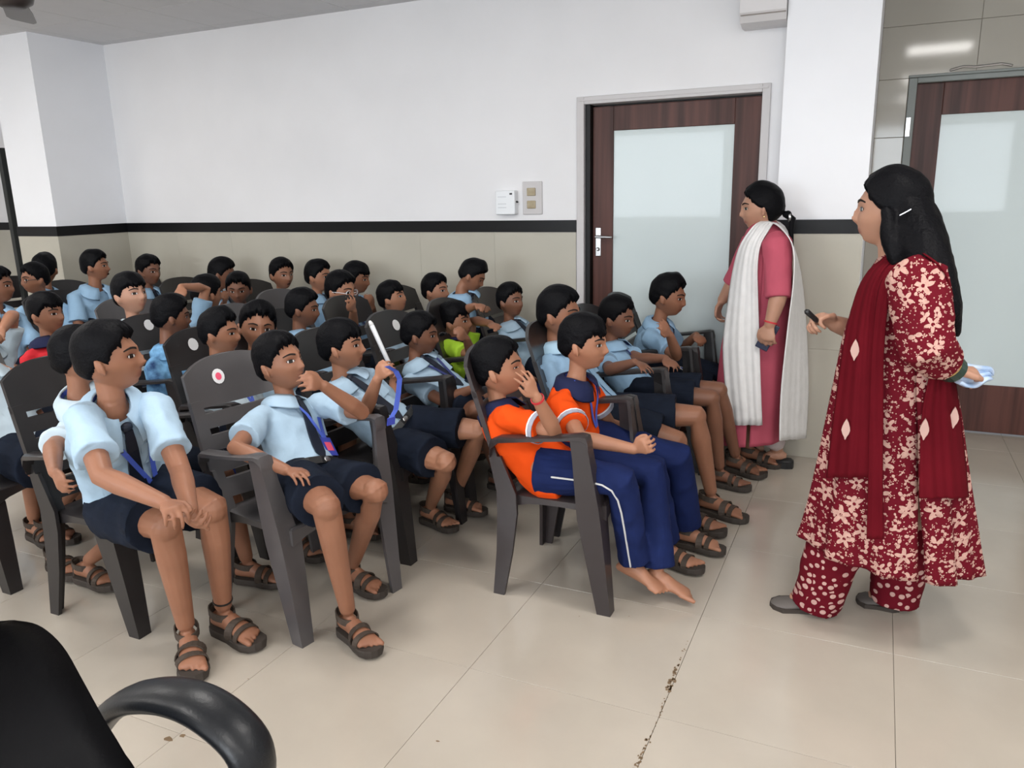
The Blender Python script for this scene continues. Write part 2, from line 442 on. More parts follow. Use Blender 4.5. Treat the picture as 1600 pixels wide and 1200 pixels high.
g = Geo(); g.box((DX0, YB + .11, 0), (DX1, YB + .14, DZ)); obj('door_jamb', g, JAMB_SHADOW, d1)
hx = float(PY(935, 375, yd)[0])
g = Geo(); g.box((hx - .018, yd - .006, 1.12), (hx + .018, yd, 1.30), .003)
g.tube([(hx, yd, 1.245), (hx, yd - .05, 1.245), (hx + .10, yd - .055, 1.243)], [.009, .009, .008], 10)
g.tube([(hx, yd, 1.165), (hx, yd - .012, 1.165)], [.012, .012], 10)
obj('door_handle', g, METAL, d1, smooth=False)
yd2 = YR + .03
g2l = float(PY(1471, 181, yd2)[0])
d2 = door('door_2', .135, 1.115, yd2, 2.10, g2l, .97, .31, 1.92,
     [((.09, YR - .02, 0), (.135, YR + .08, 2.13)), ((1.115, YR - .02, 0), (1.16, YR + .08, 2.13)), ((.135, YR - .02, 2.10), (1.115, YR + .08, 2.13)), ((.085, YR - .03, 2.13), (1.165, YR - .005, 2.145))], FRAMEG)
for hz in (1.80, .35):
    g = Geo(); g.box((.092, YR - .034, hz), (.118, YR - .02, hz + .11), .002); obj('hinge', g, METAL, d2)
g = Geo(); g.tube([(.30, YR - .02, 2.158), (.36, YR - .025, 2.172), (.42, YR - .02, 2.166), (.55, YR - .02, 2.172), (.60, YR - .02, 2.16)], [.007] * 5, 8); obj('door_closer_arm', g, METAL, d2)
# dark frame of the passage at the far left
a = PY(4, 231, YLP + .10); b = PY(37, 416, YLP + .10)
g = Geo(); g.box((b[0] - .055, YLP + .07, 0), (b[0] - .010, YLP + .13, a[2]), .003); g.box((b[0] - 1.1, YLP + .07, a[2] - .045), (b[0] - .055, YLP + .13, a[2]), .003)
o = obj('door_3', g, mat('passage_frame_dark', (.02, .022, .021), .5, .4)); o['kind'] = 'structure'

# things on the walls ----------------------------------------------
t = empty('switch_box', (-2.225, YB, 1.388))
tag(t, 'white boxy wall unit beside the switch plate above the black band', 'wall box')
g = Geo(); g.box((-2.295, YB - .055, 1.388), (-2.155, YB, 1.542), .008); obj('housing', g, WHITE, t, t.location)
g = Geo(); g.box((-2.19, YB - .058, 1.515), (-2.172, YB - .054, 1.526)); obj('indicator', g, BLACKP, t, t.location)
g = Geo(); g.tube([(-2.156, YB - .03, 1.47), (-2.145, YB - .03, 1.468)], [.006, .006], 8); obj('knob', g, BLACKP, t, t.location)
for z in (1.50, 1.455, 1.432):
    g = Geo(); g.box((-2.275, YB - .0565, z), (-2.215, YB - .0545, z + .004)); obj('vent_groove', g, mat('groove_grey', (.55, .57, .6), .5), t, t.location)
t = empty('switch_plate', (-2.05, YB, 1.387))
tag(t, 'white switch plate with two beige modules next to the left door', 'switch plate')
g = Geo(); g.box((-2.119, YB - .012, 1.387), (-1.982, YB, 1.595), .005); obj('plate', g, FRAMEW, t, t.location)
for z in (1.505, 1.425):
    g = Geo(); g.box((-2.085, YB - .02, z), (-2.025, YB - .010, z + .05), .004); obj('switch_module', g, mat('module_beige', (.42, .36, .24), .5, col2=(.32, .25, .15), scale=30), t, t.location)
t = empty('air_conditioner', (-.66, YB, 2.36))
tag(t, 'white air conditioner unit high on the wall beside the right pillar', 'air conditioner')
g = Geo()
pr = [(YB, 2.365), (YB - .10, 2.36), (YB - .17, 2.375), (YB - .205, 2.42), (YB - .21, 2.60), (YB - .19, 2.655), (YB, 2.66)]
g.loft([[(x, p[0], p[1]) for p in pr] for x in (-.76, PXL - .004)]); obj('casing', g, mat('ac_white', (.66, .64, .64), .4), t, t.location)
g = Geo(); g.box((-.755, YB - .20, 2.405), (PXL - .005, YB - .196, 2.411)); obj('vane_gap', g, mat('ac_gap', (.25, .22, .2), .6), t, t.location)
# ceiling fan
fc = PZ(18, -6, 2.47)
t = empty('ceiling_fan', (fc[0], fc[1], 2.47))
tag(t, 'dark brown ceiling fan with long blades in the upper left corner', 'fan')
FANM = mat('fan_brown', (.035, .026, .024), .4, .5); BLADEM = mat('fan_blade_grey', (.16, .155, .155), .45, .5)
g = Geo(); z = 2.47
prof = [(.0, -.055), (.05, -.05), (.085, -.03), (.095, 0), (.085, .03), (.04, .05), (0, .055)]
g.loft([[(fc[0] + r * math.cos(a_), fc[1] + r * math.sin(a_), z + h) for a_ in [6.2832 * k / 20 for k in range(20)]] for r, h in prof[1:-1]])
obj('motor_housing', g, FANM, t, t.location, True)
g = Geo(); g.tube([(fc[0], fc[1], z + .05), (fc[0], fc[1], ZC + .01)], [.012, .012], 10); g.tube([(fc[0], fc[1], ZC - .06), (fc[0], fc[1], ZC)], [.03, .055], 14); obj('down_rod', g, FANM, t, t.location, True)
for k in range(3):
    a_ = R_(22 + 120 * k); d = np.array([math.cos(a_), math.sin(a_), 0]); l = np.array([-d[1], d[0], .18]); l /= np.linalg.norm(l)
    n_ = np.cross(d, l); c = np.array(fc); c[2] = z
    g = Geo(); g.ribbon([c + d * r for r in (.14, .2, .35, .55, .60)], [l * w_ for w_ in (.045, .055, .065, .068, .05)], [n_] * 5, .006); obj('blade', g, BLADEM, t, t.location)
    g = Geo(); g.ribbon([c + d * r for r in (.07, .2)], [l * .02, l * .03], [n_] * 2, .012); obj('blade_bracket', g, FANM, t, t.location)
# ================================================================== plastic armchair
# local frame: x forward, y to the sitter's left, origin on the floor midway between the front feet
CH_PARTS = {}
def lring(cx, cy, z, wx, wy, th, sx, sy):
    """L-shaped section: a front web (along y) and a side web (along x) meeting at the outer front corner"""
    p = [(0, 0), (-wx, 0), (-wx, -th), (-th, -th), (-th, -wy), (0, -wy)]
    return [(cx + sx * q[0], cy + sy * q[1], z) for q in p]
def chair_parts():
    P = {}
    g = Geo()     # seat: dished panel with apron
    nx, ny = 9, 9; top = []; 
    def seat_z(u, v): return .425 - .012 * (1 - v * v) * (1 - (2 * u - 1) ** 2) + (.006 if u > .9 else 0) - .015 * (1 - u)
    rows = []
    for i in range(nx):
        u = i / (nx - 1); x = -.43 + .405 * u; hw = .20 + .025 * u
        rows.append([(x, hw * (2 * j / (ny - 1) - 1), seat_z(u, 2 * j / (ny - 1) - 1)) for j in range(ny)])
    g.loft(rows, caps=False, closed=False)
    g.loft([[(p[0], p[1], p[2] - .012) for p in r][::-1] for r in rows], caps=False, closed=False)
    # apron all round
    edge = [r[0] for r in rows] + rows[-1][1:] + [r[-1] for r in rows[::-1]][1:] + rows[0][::-1][1:-1]
    n = len(edge); cx = -.2
    lo = []
    for p in edge:
        d = np.array([p[0] - cx, p[1], 0]); d = d / np.linalg.norm(d) * .012
        t = abs(p[1]) / .225; arch = .028 + .035 * max(0, (t if p[0] > -.03 or p[0] < -.42 else abs((p[0] + .2) / .22))) ** 3
        lo.append((p[0] + d[0], p[1] + d[1], p[2] - arch))
    mid = [(p[0] + (q[0] - p[0]) * .9, p[1] + (q[1] - p[1]) * .9, p[2] - .006) for p, q in zip(edge, lo)]
    g.loft([edge, mid, lo, [(p[0] * .97 - .006, p[1] * .95, p[2]) for p in lo], [(p[0] * .97 - .006, p[1] * .95, p[2] - .012) for p in edge]], caps=False)
    P['seat'] = [g]
    # back frame: top panel and two posts, curved across
    def bx(u, z):  # x of the back at height z; u across -1..1
        t = (z - .42) / .53
        return -.41 - .19 * t - .035 * (1 - u * u) * min(1, max(t, 0) * 1.6)
    def hw(z): return .235 - .02 * max(0, (z - .62) / .33)
    def panel(g, z0f, z1f, us, th=.014, nz=4):
        rf, rb = [], []
        for k in range(nz + 1):
            a, b = [], []
            for u in us:
                z0, z1 = z0f(u), z1f(u); z = z0 + (z1 - z0) * k / nz
                x = bx(u, z); y = hw(z) * u
                a.append((x + th / 2, y, z)); b.append((x - th / 2, y, z))
            rf.append(a + b[::-1])
        g.loft(rf, caps=True, closed=True)
    g = Geo(); us = [-1 + 2 * k / 16 for k in range(17)]
    ztop = lambda u: .942 - .050 * abs(u) ** 2.6
    panel(g, lambda u: .775 - .012 * (1 - u * u), ztop, us, .016, 5)
    for s in (-1, 1):
        u1 = [s * q for q in ((.76, .84, .92, 1.0) if s > 0 else (1.0, .92, .84, .76))]
        panel(g, lambda u: .41, lambda u: .80, u1, .022, 6)
    P['back_frame'] = [g]
    P['back_slat'] = []
    for z0, z1 in ((.700, .752), (.622, .676), (.545, .598), (.455, .520)):
        g = Geo(); us2 = [-.80 + 1.6 * k / 12 for k in range(13)]
        panel(g, lambda u: z0 - .012 * (1 - u * u), lambda u: z1 - .012 * (1 - u * u), us2, .012, 2); P['back_slat'].append(g)
    P['armrest'] = []; P['leg'] = []
    for s in (-1, 1):
        g = Geo(); rings = []
        for x, y, z, w_, h in ((-.475, .232, .60, .016, .045), (-.46, .248, .628, .022, .03), (-.42, .262, .648, .026, .016), (-.30, .272, .664, .028, .011), (-.17, .275, .682, .028, .011), (-.10, .272, .694, .028, .012), (-.075, .270, .690, .027, .02), (-.068, .268, .665, .026, .02)):
            y *= s
            rings.append([(x, y - w_, z - h), (x, y + w_, z - h), (x, y + w_, z), (x, y + w_ * .6, z + .006), (x, y - w_ * .6, z + .006), (x, y - w_, z)])
        g.loft(rings); P['armrest'].append(g)
        # front leg: from the armrest to the floor, L section tapering
        g = Geo(); rings = []
        for z, x, y, wx, wy in ((.69, -.075, .292, .062, .05), (.60, -.062, .288, .066, .055), (.43, -.035, .276, .085, .075), (.37, -.028, .272, .088, .085), (.20, -.012, .263, .072, .07), (.0, .006, .254, .052, .052)):
            rings.append(lring(x, s * y, z, wx, wy, .014, 1, s))
        g.loft(rings[::-1]); P['leg'].append(g)
        g = Geo(); rings = []
        for z, x, y, wx, wy in ((.56, -.485, .235, -.05, .045), (.42, -.455, .236, -.08, .075), (.34, -.452, .240, -.082, .08), (.18, -.456, .247, -.066, .064), (.0, -.470, .256, -.046, .046)):
            rings.append(lring(x, s * y, z, wx, wy, -.014 if wx < 0 else .014, 1, s) if False else [(x, s * y, z), (x - wx, s * y, z), (x - wx, s * (y - .014), z), (x + .014, s * (y - .014), z), (x + .014, s * (y - wy), z), (x, s * (y - wy), z)])
        g.loft(rings[::-1]); P['leg'].append(g)
    return P
_cp = chair_parts()
CHM = {}
def chair_mesh(nm, k, m):
    key = (nm, k, m.name)
    if key not in CHM:
        me = bpy.data.meshes.new(nm); g = _cp[nm][k]; me.from_pydata([tuple(map(float, p)) for p in g.v], [], g.f); me.materials.append(m)
        smooth_on(me); 
        import bmesh
        bm = bmesh.new(); bm.from_mesh(me); bmesh.ops.remove_doubles(bm, verts=bm.verts, dist=.0002); bmesh.ops.recalc_face_normals(bm, faces=bm.faces)
        for e in bm.edges:
            e.smooth = not (len(e.link_faces) == 2 and e.calc_face_angle(0) > .7)
        bm.to_mesh(me); bm.free()
        CHM[key] = me
    return CHM[key]
STK = mat('sticker_white', (.75, .75, .75), .4); STKR = mat('sticker_red', (.8, .1, .18), .4)
def chair(x, y, rz, label, m=None, sticker=None):
    m = m or DARKCH
    t = empty('plastic_armchair', (x, y, 0), R_(rz)); tag(t, label, 'chair', 'plastic armchairs in rows')
    for nm in ('seat', 'back_frame', 'back_slat', 'armrest', 'leg'):
        for k in range(len(_cp[nm])): link_mesh(nm, chair_mesh(nm, k, m), t)
    if sticker:
        u, z, red = sticker
        key = ('st', u, z, red)
        if key not in CHM:
            g = Geo(); n = 14; yy = .22 * u; xx = -.41 - .19 * (z - .42) / .53 - .035 * (1 - u * u) + .0115
            def disc(r, o, mm):
                g.add([(xx + o - .36 * r * math.sin(6.283 * k / n) + .035 * (((yy + r * math.cos(6.283 * k / n)) / .213) ** 2 - u * u), yy + r * math.cos(6.283 * k / n), z + r * math.sin(6.283 * k / n)) for k in range(n)] , [tuple(range(n))])
            disc(.028, 0, 0)
            if red: disc(.014, .0012, 1)
            me = bpy.data.meshes.new('sticker'); me.from_pydata(g.v, [], g.f); me.materials.append(STK); me.materials.append(STKR)
            if red: me.polygons[1].material_index = 1
            CHM[key] = me
        link_mesh('sticker', CHM[key], t)
    return t

# ================================================================== people
HA, HB, HC = .094, .076, .106     # head half length / width / height for scale 1
def head_points(n_lon, n_lat, female=False):
    th = np.linspace(0, math.pi, n_lat + 2)[1:-1]; ph = np.arange(n_lon) * 2 * math.pi / n_lon
    # more rings of longitude near the face
    ph = ph - .45 * np.sin(ph)
    T, Ph = np.meshgrid(th, ph, indexing='ij')
    d = np.stack([np.sin(T) * np.cos(Ph), np.sin(T) * np.sin(Ph), np.cos(T)], -1).reshape(-1, 3)
    d = np.concatenate([d, [[0, 0, 1], [0, 0, -1]]])
    return d
def head_surface(d):
    """unit directions -> points of the bare head in its own frame (x = face)"""
    x = d[:, 0] * HA; y = d[:, 1] * HB; z = d[:, 2] * HC
    zz = d[:, 2]
    low = sm(-zz, .05, 1.0)
    y = y * (1 - .34 * low)                                   # jaw narrows
    back = (d[:, 0] < 0)
    x = np.where(back, x * (1 - .62 * sm(-zz, .15, .95)), x)   # nape
    x = np.where(~back, x * (1 - .05 * sm(zz, .3, 1)) + .012 * low * sm(d[:, 0], 0, .6), x)
    fr = sm(d[:, 0], .1, .6)
    x = x - .010 * fr * (1 - np.abs(zz))**.5 * (np.abs(y) > 0) * .6   # flatter face
    g = lambda y0, z0, sy, sz: np.exp(-((y - y0) / sy) ** 2 - ((z - z0) / sz) ** 2)
    f = fr
    x = x + f * (.006 * g(0, .022, .05, .012)                                    # brow
        - .0085 * (g(.031, .0, .017, .012) + g(-.031, .0, .017, .012))             # eye sockets
        + .0115 * g(0, -.012, .0080, .018) + .0155 * g(0, -.030, .0112, .0112)        # nose
        + .0055 * (g(.011, -.034, .006, .007) + g(-.011, -.034, .006, .007))
        + .0055 * g(0, -.057, .020, .0055) + .0060 * g(0, -.068, .017, .0055) - .004 * g(0, -.0625, .018, .002)
        + .009 * g(0, -.092, .022, .013) - .003 * g(0, -.079, .02, .005)
        + .004 * (g(.042, -.03, .02, .02) + g(-.042, -.03, .02, .02)))            # cheeks
    return np.stack([x, y, z], 1)
def sphere_faces(n_lon, n_lat):
    f = []
    for i in range(n_lat - 1):
        for j in range(n_lon):
            f.append((i * n_lon + j, (i + 1) * n_lon + j, (i + 1) * n_lon + (j + 1) % n_lon, i * n_lon + (j + 1) % n_lon))
    a = n_lon * n_lat
    for j in range(n_lon):
        f.append((a, j, (j + 1) % n_lon)); f.append((a + 1, (n_lat - 1) * n_lon + (j + 1) % n_lon, (n_lat - 1) * n_lon + j))
    return f
HEADD = head_points(72, 56); HEADF = sphere_faces(72, 56); HEADP = head_surface(HEADD)
def surf_at(y, z):
    """front surface x of the head at given y, z"""
    k = (HEADP[:, 0] > 0); q = HEADP[k]
    dd = (q[:, 1] - y) ** 2 + (q[:, 2] - z) ** 2; i = np.argsort(dd)[:4]; w_ = 1 / (dd[i] + 1e-7)
    return float((q[i, 0] * w_).sum() / w_.sum())
HAIRD = head_points(72, 48); HAIRF = sphere_faces(72, 48); HAIRP = head_surface(HAIRD)
def hair_geo(g, c, M, s, seed, style='short'):
    rg = np.random.RandomState(seed)
    d = HAIRD; p = HAIRP.copy()
    ph = np.abs(np.arctan2(d[:, 1], d[:, 0])); sgn = np.sign(d[:, 1])
    fr = .060 if style != 'fringe' else .036
    if style == 'woman': zs = np.interp(ph, [0, .5, .95, 1.3, 1.6, 1.9, 2.3, 3.2], [.066, .058, .030, .006, -.008, -.05, -.085, -.09])
    else: zs = np.interp(ph, [0, .45, .85, 1.15, 1.38, 1.62, 1.95, 2.4, 3.2], [fr, fr + .002 if style != 'fringe' else .034, .040, .026, -.012, .004, -.030, -.054, -.060])
    az = np.arctan2(d[:, 1], d[:, 0])
    ragged = .0045 * np.sin(az * 23 + rg.uniform(0, 6)) + .004 * np.sin(az * 41 + rg.uniform(0, 6)) + .004 * np.sin(az * 9 + rg.uniform(0, 6))
    ks = sm(p[:, 2] - zs - ragged * (ph < 1.0), -.006, .010)
    top = sm(d[:, 2], .0, .9)
    thick = .0075 + .016 * top + (.007 * sm(d[:, 0], .1, .8) * top if style != 'woman' else 0)
    if style == 'woman': thick = .012 + .008 * top
    n1 = wnoise(p, 70, seed + 1); n2 = wnoise(p * np.array([.4, 1, 1]), 260, seed + 2)
    off = -.010 + ks * (.010 + thick + .0035 * n1 * top + .0022 * n2)
    nrmv = d * np.array([1 / HA, 1 / HB, 1 / HC]); nrmv /= np.linalg.norm(nrmv, axis=1)[:, None]
    q = p + nrmv * off[:, None]
    if style == 'tuft': q[:, 2] += .012 * np.exp(-((q[:, 0] - .04) / .03) ** 2) * top
    g.add(c + (q * s) @ M.T, HAIRF)
def eye_parts(root, org, c, M, s, gaze=0.0, openk=1.0, brow=True):
    for sd in (1, -1):
        g = Geo(); nu, nv = 12, 6; mi = []; v = []
        for i in range(nu + 1):
            u = -1 + 2 * i / nu
            for j in range(nv + 1):
                t = -1 + 2 * j / nv
                hh = .0068 * openk * max(.05, (1 - u * u)) ** .6
                y = sd * .0315 + u * .0145; z = .001 + t * hh + sd * u * .0012
                x = surf_at(y, z) + .0022 + .0022 * (1 - u * u) * (1 - t * t)
                v.append((x, y, z))
        f = [(i * (nv + 1) + j, (i + 1) * (nv + 1) + j, (i + 1) * (nv + 1) + j + 1, i * (nv + 1) + j + 1) for i in range(nu) for j in range(nv)]
        g.add(c + (np.array(v) * s) @ M.T, f)
        e = obj('eye', g, [EYEW, EYED], root, org, True)
        mi = []
        for i in range(nu):
            for j in range(nv):
                u = -1 + 2 * (i + .5) / nu; t = -1 + 2 * (j + .5) / nv
                mi.append(1 if abs(u - gaze) < .5 or j == nv - 1 or i in (0, nu - 1) else 0)
        e.data.polygons.foreach_set('material_index', mi)
        if brow:
            g = Geo(); P_, W, Nn = [], [], []
            for k in range(7):
                u = -1 + 2 * k / 6
                y = sd * (.033 + u * .019); z = .0225 + .004 * (1 - (u - .2) ** 2) - .003 * max(0, u)
                P_.append(c + M @ (np.array([surf_at(y, z) + .0005, y, z]) * s)); W.append(M @ np.array([0, 0, .0033 - .0015 * max(0, u)]) * s); Nn.append(M[:, 0])
            g.ribbon(P_, W, Nn, .0022 * s); obj('eyebrow', g, BROW, root, org)
def headM(face_deg, pitch, roll):
    f = hd(face_deg); l = np.array([-f[1], f[0], 0]); u = np.array([0, 0, 1.])
    p = R_(pitch); f2 = f * math.cos(p) + u * math.sin(p); u2 = -f * math.sin(p) + u * math.cos(p)
    r = R_(roll); l2 = l * math.cos(r) + u2 * math.sin(r); u3 = -l * math.sin(r) + u2 * math.cos(r)
    return np.stack([f2, l2, u3], 1)
def img_heading(p, a):
    """heading for a face that looks a degrees towards the camera from a right-facing profile (180 = left profile)"""
    return math.degrees(math.atan2(-p[1], -p[0])) + 90 - a

def hand_geo(g, W, d, n, s, side, curl=.35, spread=.12, thumb=.5, k=1.0):
    """palm, four jointed fingers and thumb; W wrist, d direction, n palm normal, side +1 left / -1 right"""
    d = nrm(d); n = nrm(n - (n @ d) * d); l = np.cross(n, d) * side    # l points to the thumb side
    s = s * k
    g.tube([W - d * .012 * s, W + d * .012 * s, W + d * .045 * s, W + d * .070 * s], [(.019 * s, .0155 * s), (.024 * s, .014 * s), (.033 * s, .0125 * s), (.033 * s, .010 * s)], 12, lat=l)
    Ls = (.070, .078, .073, .058)
    for i in range(4):
        off = (.0285 - .0190 * i)
        b = W + d * (.066 - .004 * abs(i - 1.2)) * s + l * off * s
        fd = nrm(d + l * spread * (1.3 - i) * .8)
        ang = 0; p = b; pts = [b - d * .012 * s, b]; r = [.0080, .0080]
        for q, fr in enumerate((.46, .30, .24)):
            ang += R_((38, 52, 34)[q] * curl * 1.75)
            v = fd * math.cos(ang) + n * math.sin(ang)
            p = p + v * Ls[i] * fr * s; pts.append(p); r.append((.0076, .0069, .0058)[q])
        g.tube(pts, [x * s for x in r], 8)
    b = W + d * .018 * s + l * .022 * s
    t1 = nrm(l * .75 + d * .65 + n * .25 * thumb); t2 = nrm(l * (.45 - .5 * thumb) + d * .9 + n * .5 * thumb); t3 = nrm(l * (.2 - .7 * thumb) + d * .9 + n * .6 * thumb)
    g.tube([b - t1 * .01 * s, b + t1 * .030 * s, b + t1 * .030 * s + t2 * .026 * s, b + t1 * .030 * s + t2 * .026 * s + t3 * .022 * s], [.0125 * s, .0105 * s, .0088 * s, .0072 * s], 8)
def foot_geo(g, A, ft, uf, s, side, bare=False):
    lf = np.cross(uf, ft)
    P = lambda a, l, u: A + (ft * a + lf * l + uf * u) * s
    sec = ((-.050, .020, .018), (-.035, .027, .028), (-.005, .028, .036), (.03, .029, .032), (.065, .034, .023), (.10, .039, .0165), (.125, .038, .0125))
    g.tube([P(a, 0, -.062 + h) for a, w_, h in sec], [(w_ * s, h * s) for a, w_, h in sec], 12, lat=lf)
    for i in range(5):
        lo = (-side) * (.029 - .0155 * i); ln = (.034, .031, .027, .021, .014)[i]; r = (.0105, .0074, .0072, .0070, .0070)[i]
        st_ = .122 - .004 * i
        g.tube([P(st_ - .02, lo, -.054 + .004), P(st_ + ln * .6, lo * 1.05, -.053), P(st_ + ln, lo * 1.08, -.055)], [r * s, r * s, r * .85 * s], 8)
def sandal(root, org, A, ft, uf, s, side):
    lf = np.cross(uf, ft)
    P = lambda a, l, u: A + (ft * a + lf * l + uf * u) * s
    out = [(-.066, .0), (-.060, .022), (-.04, .033), (0, .034), (.04, .035), (.08, .043), (.12, .047), (.15, .040), (.168, .022), (.173, 0)]
    lat = [(a, l) for a, l in out] + [(a, -l) for a, l in out[::-1][1:-1]]
    g = Geo()
    g.loft([[P(a, l * k, u + (.004 * max(0, (a - .11) / .06))) for a, l in lat] for u, k in ((-.088, .93), (-.078, 1.0), (-.066, 1.0), (-.061, .95))])
    so = obj('sandal', g, SOLE, root, org)
    def strap(c, A_, B_, W_, th=.004):
        g = Geo(); g.band(c, A_ * s, B_ * s, W_ * s, th * s); obj('strap', g, SANDAL, so, org, False)
    strap(P(.100, 0, -.053), lf * .042, uf * .026, nrm(ft - lf * .2 * side) * .011)
    strap(P(.066, 0, -.047), lf * .040, uf * .034, nrm(ft + lf * .35 * side) * .013)
    strap(P(-.012, 0, -.005), lf * .033, ft * .045 - uf * .008, uf * .012)
    g = Geo(); g.tube([P(-.055, 0, -.06), P(-.056, 0, -.02), P(-.054, 0, .005)], [(.022 * s, .006 * s), (.018 * s, .005 * s), (.014 * s, .004 * s)], 10, lat=lf); obj('heel_counter', g, SANDAL, so, org)
    return so

def person(label, head, X=None, Z=None, s=1.0, a=15, pitch=0, roll=0, th=0, lean=1, hip=None, hipz=.505, tors=.37,
           R=None, L=None, RL=None, LL=None, shirt=None, bottom='shorts', collar=None, tie=True, lan=None, card=None, hair='short',
           skin=1, vox=.0085, seed=0, sleeve=.70, feet='sandal', gaze=0., mouth=0, cuff=None, eyeopen=1., slouch=.5, hemdrop=0, group='seated schoolchildren', nb=(.0, .0), stripe=None, belt=False, hs=1.0):
    shirt = shirt or SHIRT
    hc = PX(head[0], head[1], X) if X is not None else PZ(head[0], head[1], Z)
    sh = s * hs; hc = hc - np.array([0, 0, .010 * sh])
    face = img_heading(hc, a); M = headM(face, pitch, roll)
    fth = hd(th)
    nb0 = hc - M[:, 2] * .115 * sh - M[:, 0] * .020 * sh                # pit of the neck inside the collar
    N = nb0 + np.array([0, 0, -.042 * s]) - hd(th) * .006 * s + np.array([nb[0], nb[1], 0])
    if hip is None:
        dz = N[2] - hipz; Lh = tors * s; dx = math.sqrt(max(Lh * Lh - dz * dz, 0))
        Hc = np.array([N[0], N[1], hipz]) + fth * dx * lean
    else:
        Hc = np.array([hip[0], hip[1], hip[2] if len(hip) > 2 else hipz])
    wv = nrm(N - Hc); f = nrm(fth - (fth @ wv) * wv); lat = np.cross(wv, f)     # lat = sitter's left
    TL = np.linalg.norm(N - Hc)
    def tc(t): return Hc + wv * TL * t - f * (.030 * slouch * s * math.sin(math.pi * min(max(t, 0), 1)))
    TS = np.array([-.16, 0, .22, .45, .70, .86, .96, 1.03]); HW = np.array([.098, .122, .114, .116, .126, .112, .072, .046]) * s; HD = np.array([.070, .092, .086, .084, .084, .070, .055, .046]) * s
    hw = lambda t: float(np.interp(t, TS, HW)); hdp = lambda t: float(np.interp(t, TS, HD))
    def front(t, u, off=0.):
        """point on the front of the torso, u = lateral offset in metres"""
        h = hw(t) + .012 * s; q = max(0., 1 - (u / h) ** 2) ** .5
        return tc(t) + lat * u + f * ((hdp(t) + .012 * s) * q + off)
    org = np.array([Hc[0], Hc[1], 0.])
    near = vox < .0075
    gb = Geo()
    gb.tube([tc(t) for t in TS], [(HW[i] - .010 * s, HD[i] - .010 * s) for i in range(len(TS))], 20, lat=lat)
    gb.tube([tc(.93), nb0, hc - M[:, 2] * .055 * sh - M[:, 0] * .018 * sh], [.046 * s, .036 * s, .034 * s], 14)
    gb.add(hc + (HEADP * sh) @ M.T, HEADF)
    for sd in (1, -1):
        ec = hc + M @ np.array([-.006, sd * .078, -.012]) * sh
        ax = nrm(M @ np.array([.45, sd * .55, 0]))
        gb.ball(ec, (M @ np.array([.011, sd * .011, 0]) * sh, M @ np.array([-.004, sd * .006, 0]) * sh, M @ np.array([-.006, 0, .030]) * sh), 10)
        gb.ball(ec + M @ np.array([-.008, sd * .006, .004]) * sh, (M @ np.array([.006, sd * .004, 0]) * sh, M @ np.array([-.003, sd * .006, 0]) * sh, M @ np.array([-.003, 0, .024]) * sh), 8)
    gs = Geo()
    gs.tube([tc(t) for t in TS[:6]] + [tc(.93), tc(.975)], [(HW[i] + .016 * s, HD[i] + .014 * s) for i in range(6)] + [(.092 * s, .070 * s), (.060 * s, .056 * s)], 24, lat=lat, caps=False)
    if hemdrop: gs.tube([tc(.15), tc(0), tc(-.15) + f * .01, tc(-.15 - hemdrop) + f * .05 * s], [(.130 * s, .105 * s), (.142 * s, .112 * s), (.146 * s, .116 * s), (.142 * s, .10 * s)], 20, lat=lat, caps=False)
    UA, FA, HL = .235 * s, .205 * s, .12 * s
    wrists = {}
    for sd, spec in ((-1, R), (1, L)):
        S = tc(.81) + lat * sd * .122 * s
        if spec is None: spec = {}
        if 'sh' in spec: S = limb(tc(.86), spec['sh'], .13 * s)
        e = spec.get('e'); wj = spec.get('w')
        if e is None: E_ = S + np.array([0, 0, -1]) * UA * .93 - f * .02 + lat * sd * .06 * s + fth * .10 * s
        elif isinstance(e, np.ndarray): E_ = e
        else: E_ = limb(S, e, UA, 'f' in e[2:])
        if wj is None: W_ = E_ + nrm(fth * .85 - lat * sd * .45 + np.array([0, 0, -.12])) * FA
        elif isinstance(wj, np.ndarray): W_ = wj
        else: W_ = limb(E_, wj, FA, 'f' in wj[2:])
        gb.tube([tc(.85) + lat * sd * .05 * s, S, S * .5 + E_ * .5, E_, E_ * .72 + W_ * .28, W_], [.036 * s, .038 * s, .034 * s, .0295 * s, .0305 * s, .0200 * s], 12)
        hdir = nrm(W_ - E_)
        if 'h' in spec:
            T_ = spec['h'] if isinstance(spec['h'], np.ndarray) else limb(W_, spec['h'], HL, 'f' in spec['h'][2:]); hdir = nrm(T_ - W_)
        pn = np.asarray(spec.get('pn', (0, 0, -1.)), float)
        if abs(nrm(pn) @ hdir) > .95: pn = fth + np.array([0, 0, .2])
        hand_geo(gb, W_, hdir, pn, s * .80, sd, spec.get('c', .35), spec.get('sp', .14), spec.get('t', .5))
        wrists[sd] = (W_, hdir, E_, S)
        k = sleeve; C = S * (1 - k) + E_ * k
        if k < 1:
            gs.tube([tc(.86) + lat * sd * .03 * s, S * .5 + (tc(.85) + lat * sd * .05 * s) * .5, S], [.048 * s, .050 * s, .049 * s], 14)
            gs.tube([S - nrm(E_ - S) * .01, S * (1 - k * .4) + E_ * k * .4, C, C + nrm(E_ - S) * .004], [.050 * s, .0505 * s, .059 * s, .059 * s], 18, caps=False)
            g_end = nrm(E_ - S)
            if cuff is not None: spec['_cuff'] = (C + g_end * .040 * s, g_end)
        wrists[(sd, 'c')] = (C, nrm(E_ - S))
    # legs
    TH, SHN = .33 * s, .335 * s
    feetd = {}
    gp = Geo()
    gp.tube([tc(-.17), tc(0), tc(.20)], [(.115 * s, .088 * s), (.140 * s, .108 * s), (.112 * s, .084 * s)] if not hemdrop else [(.105 * s, .080 * s), (.120 * s, .092 * s), (.10 * s, .074 * s)], 20, lat=lat)
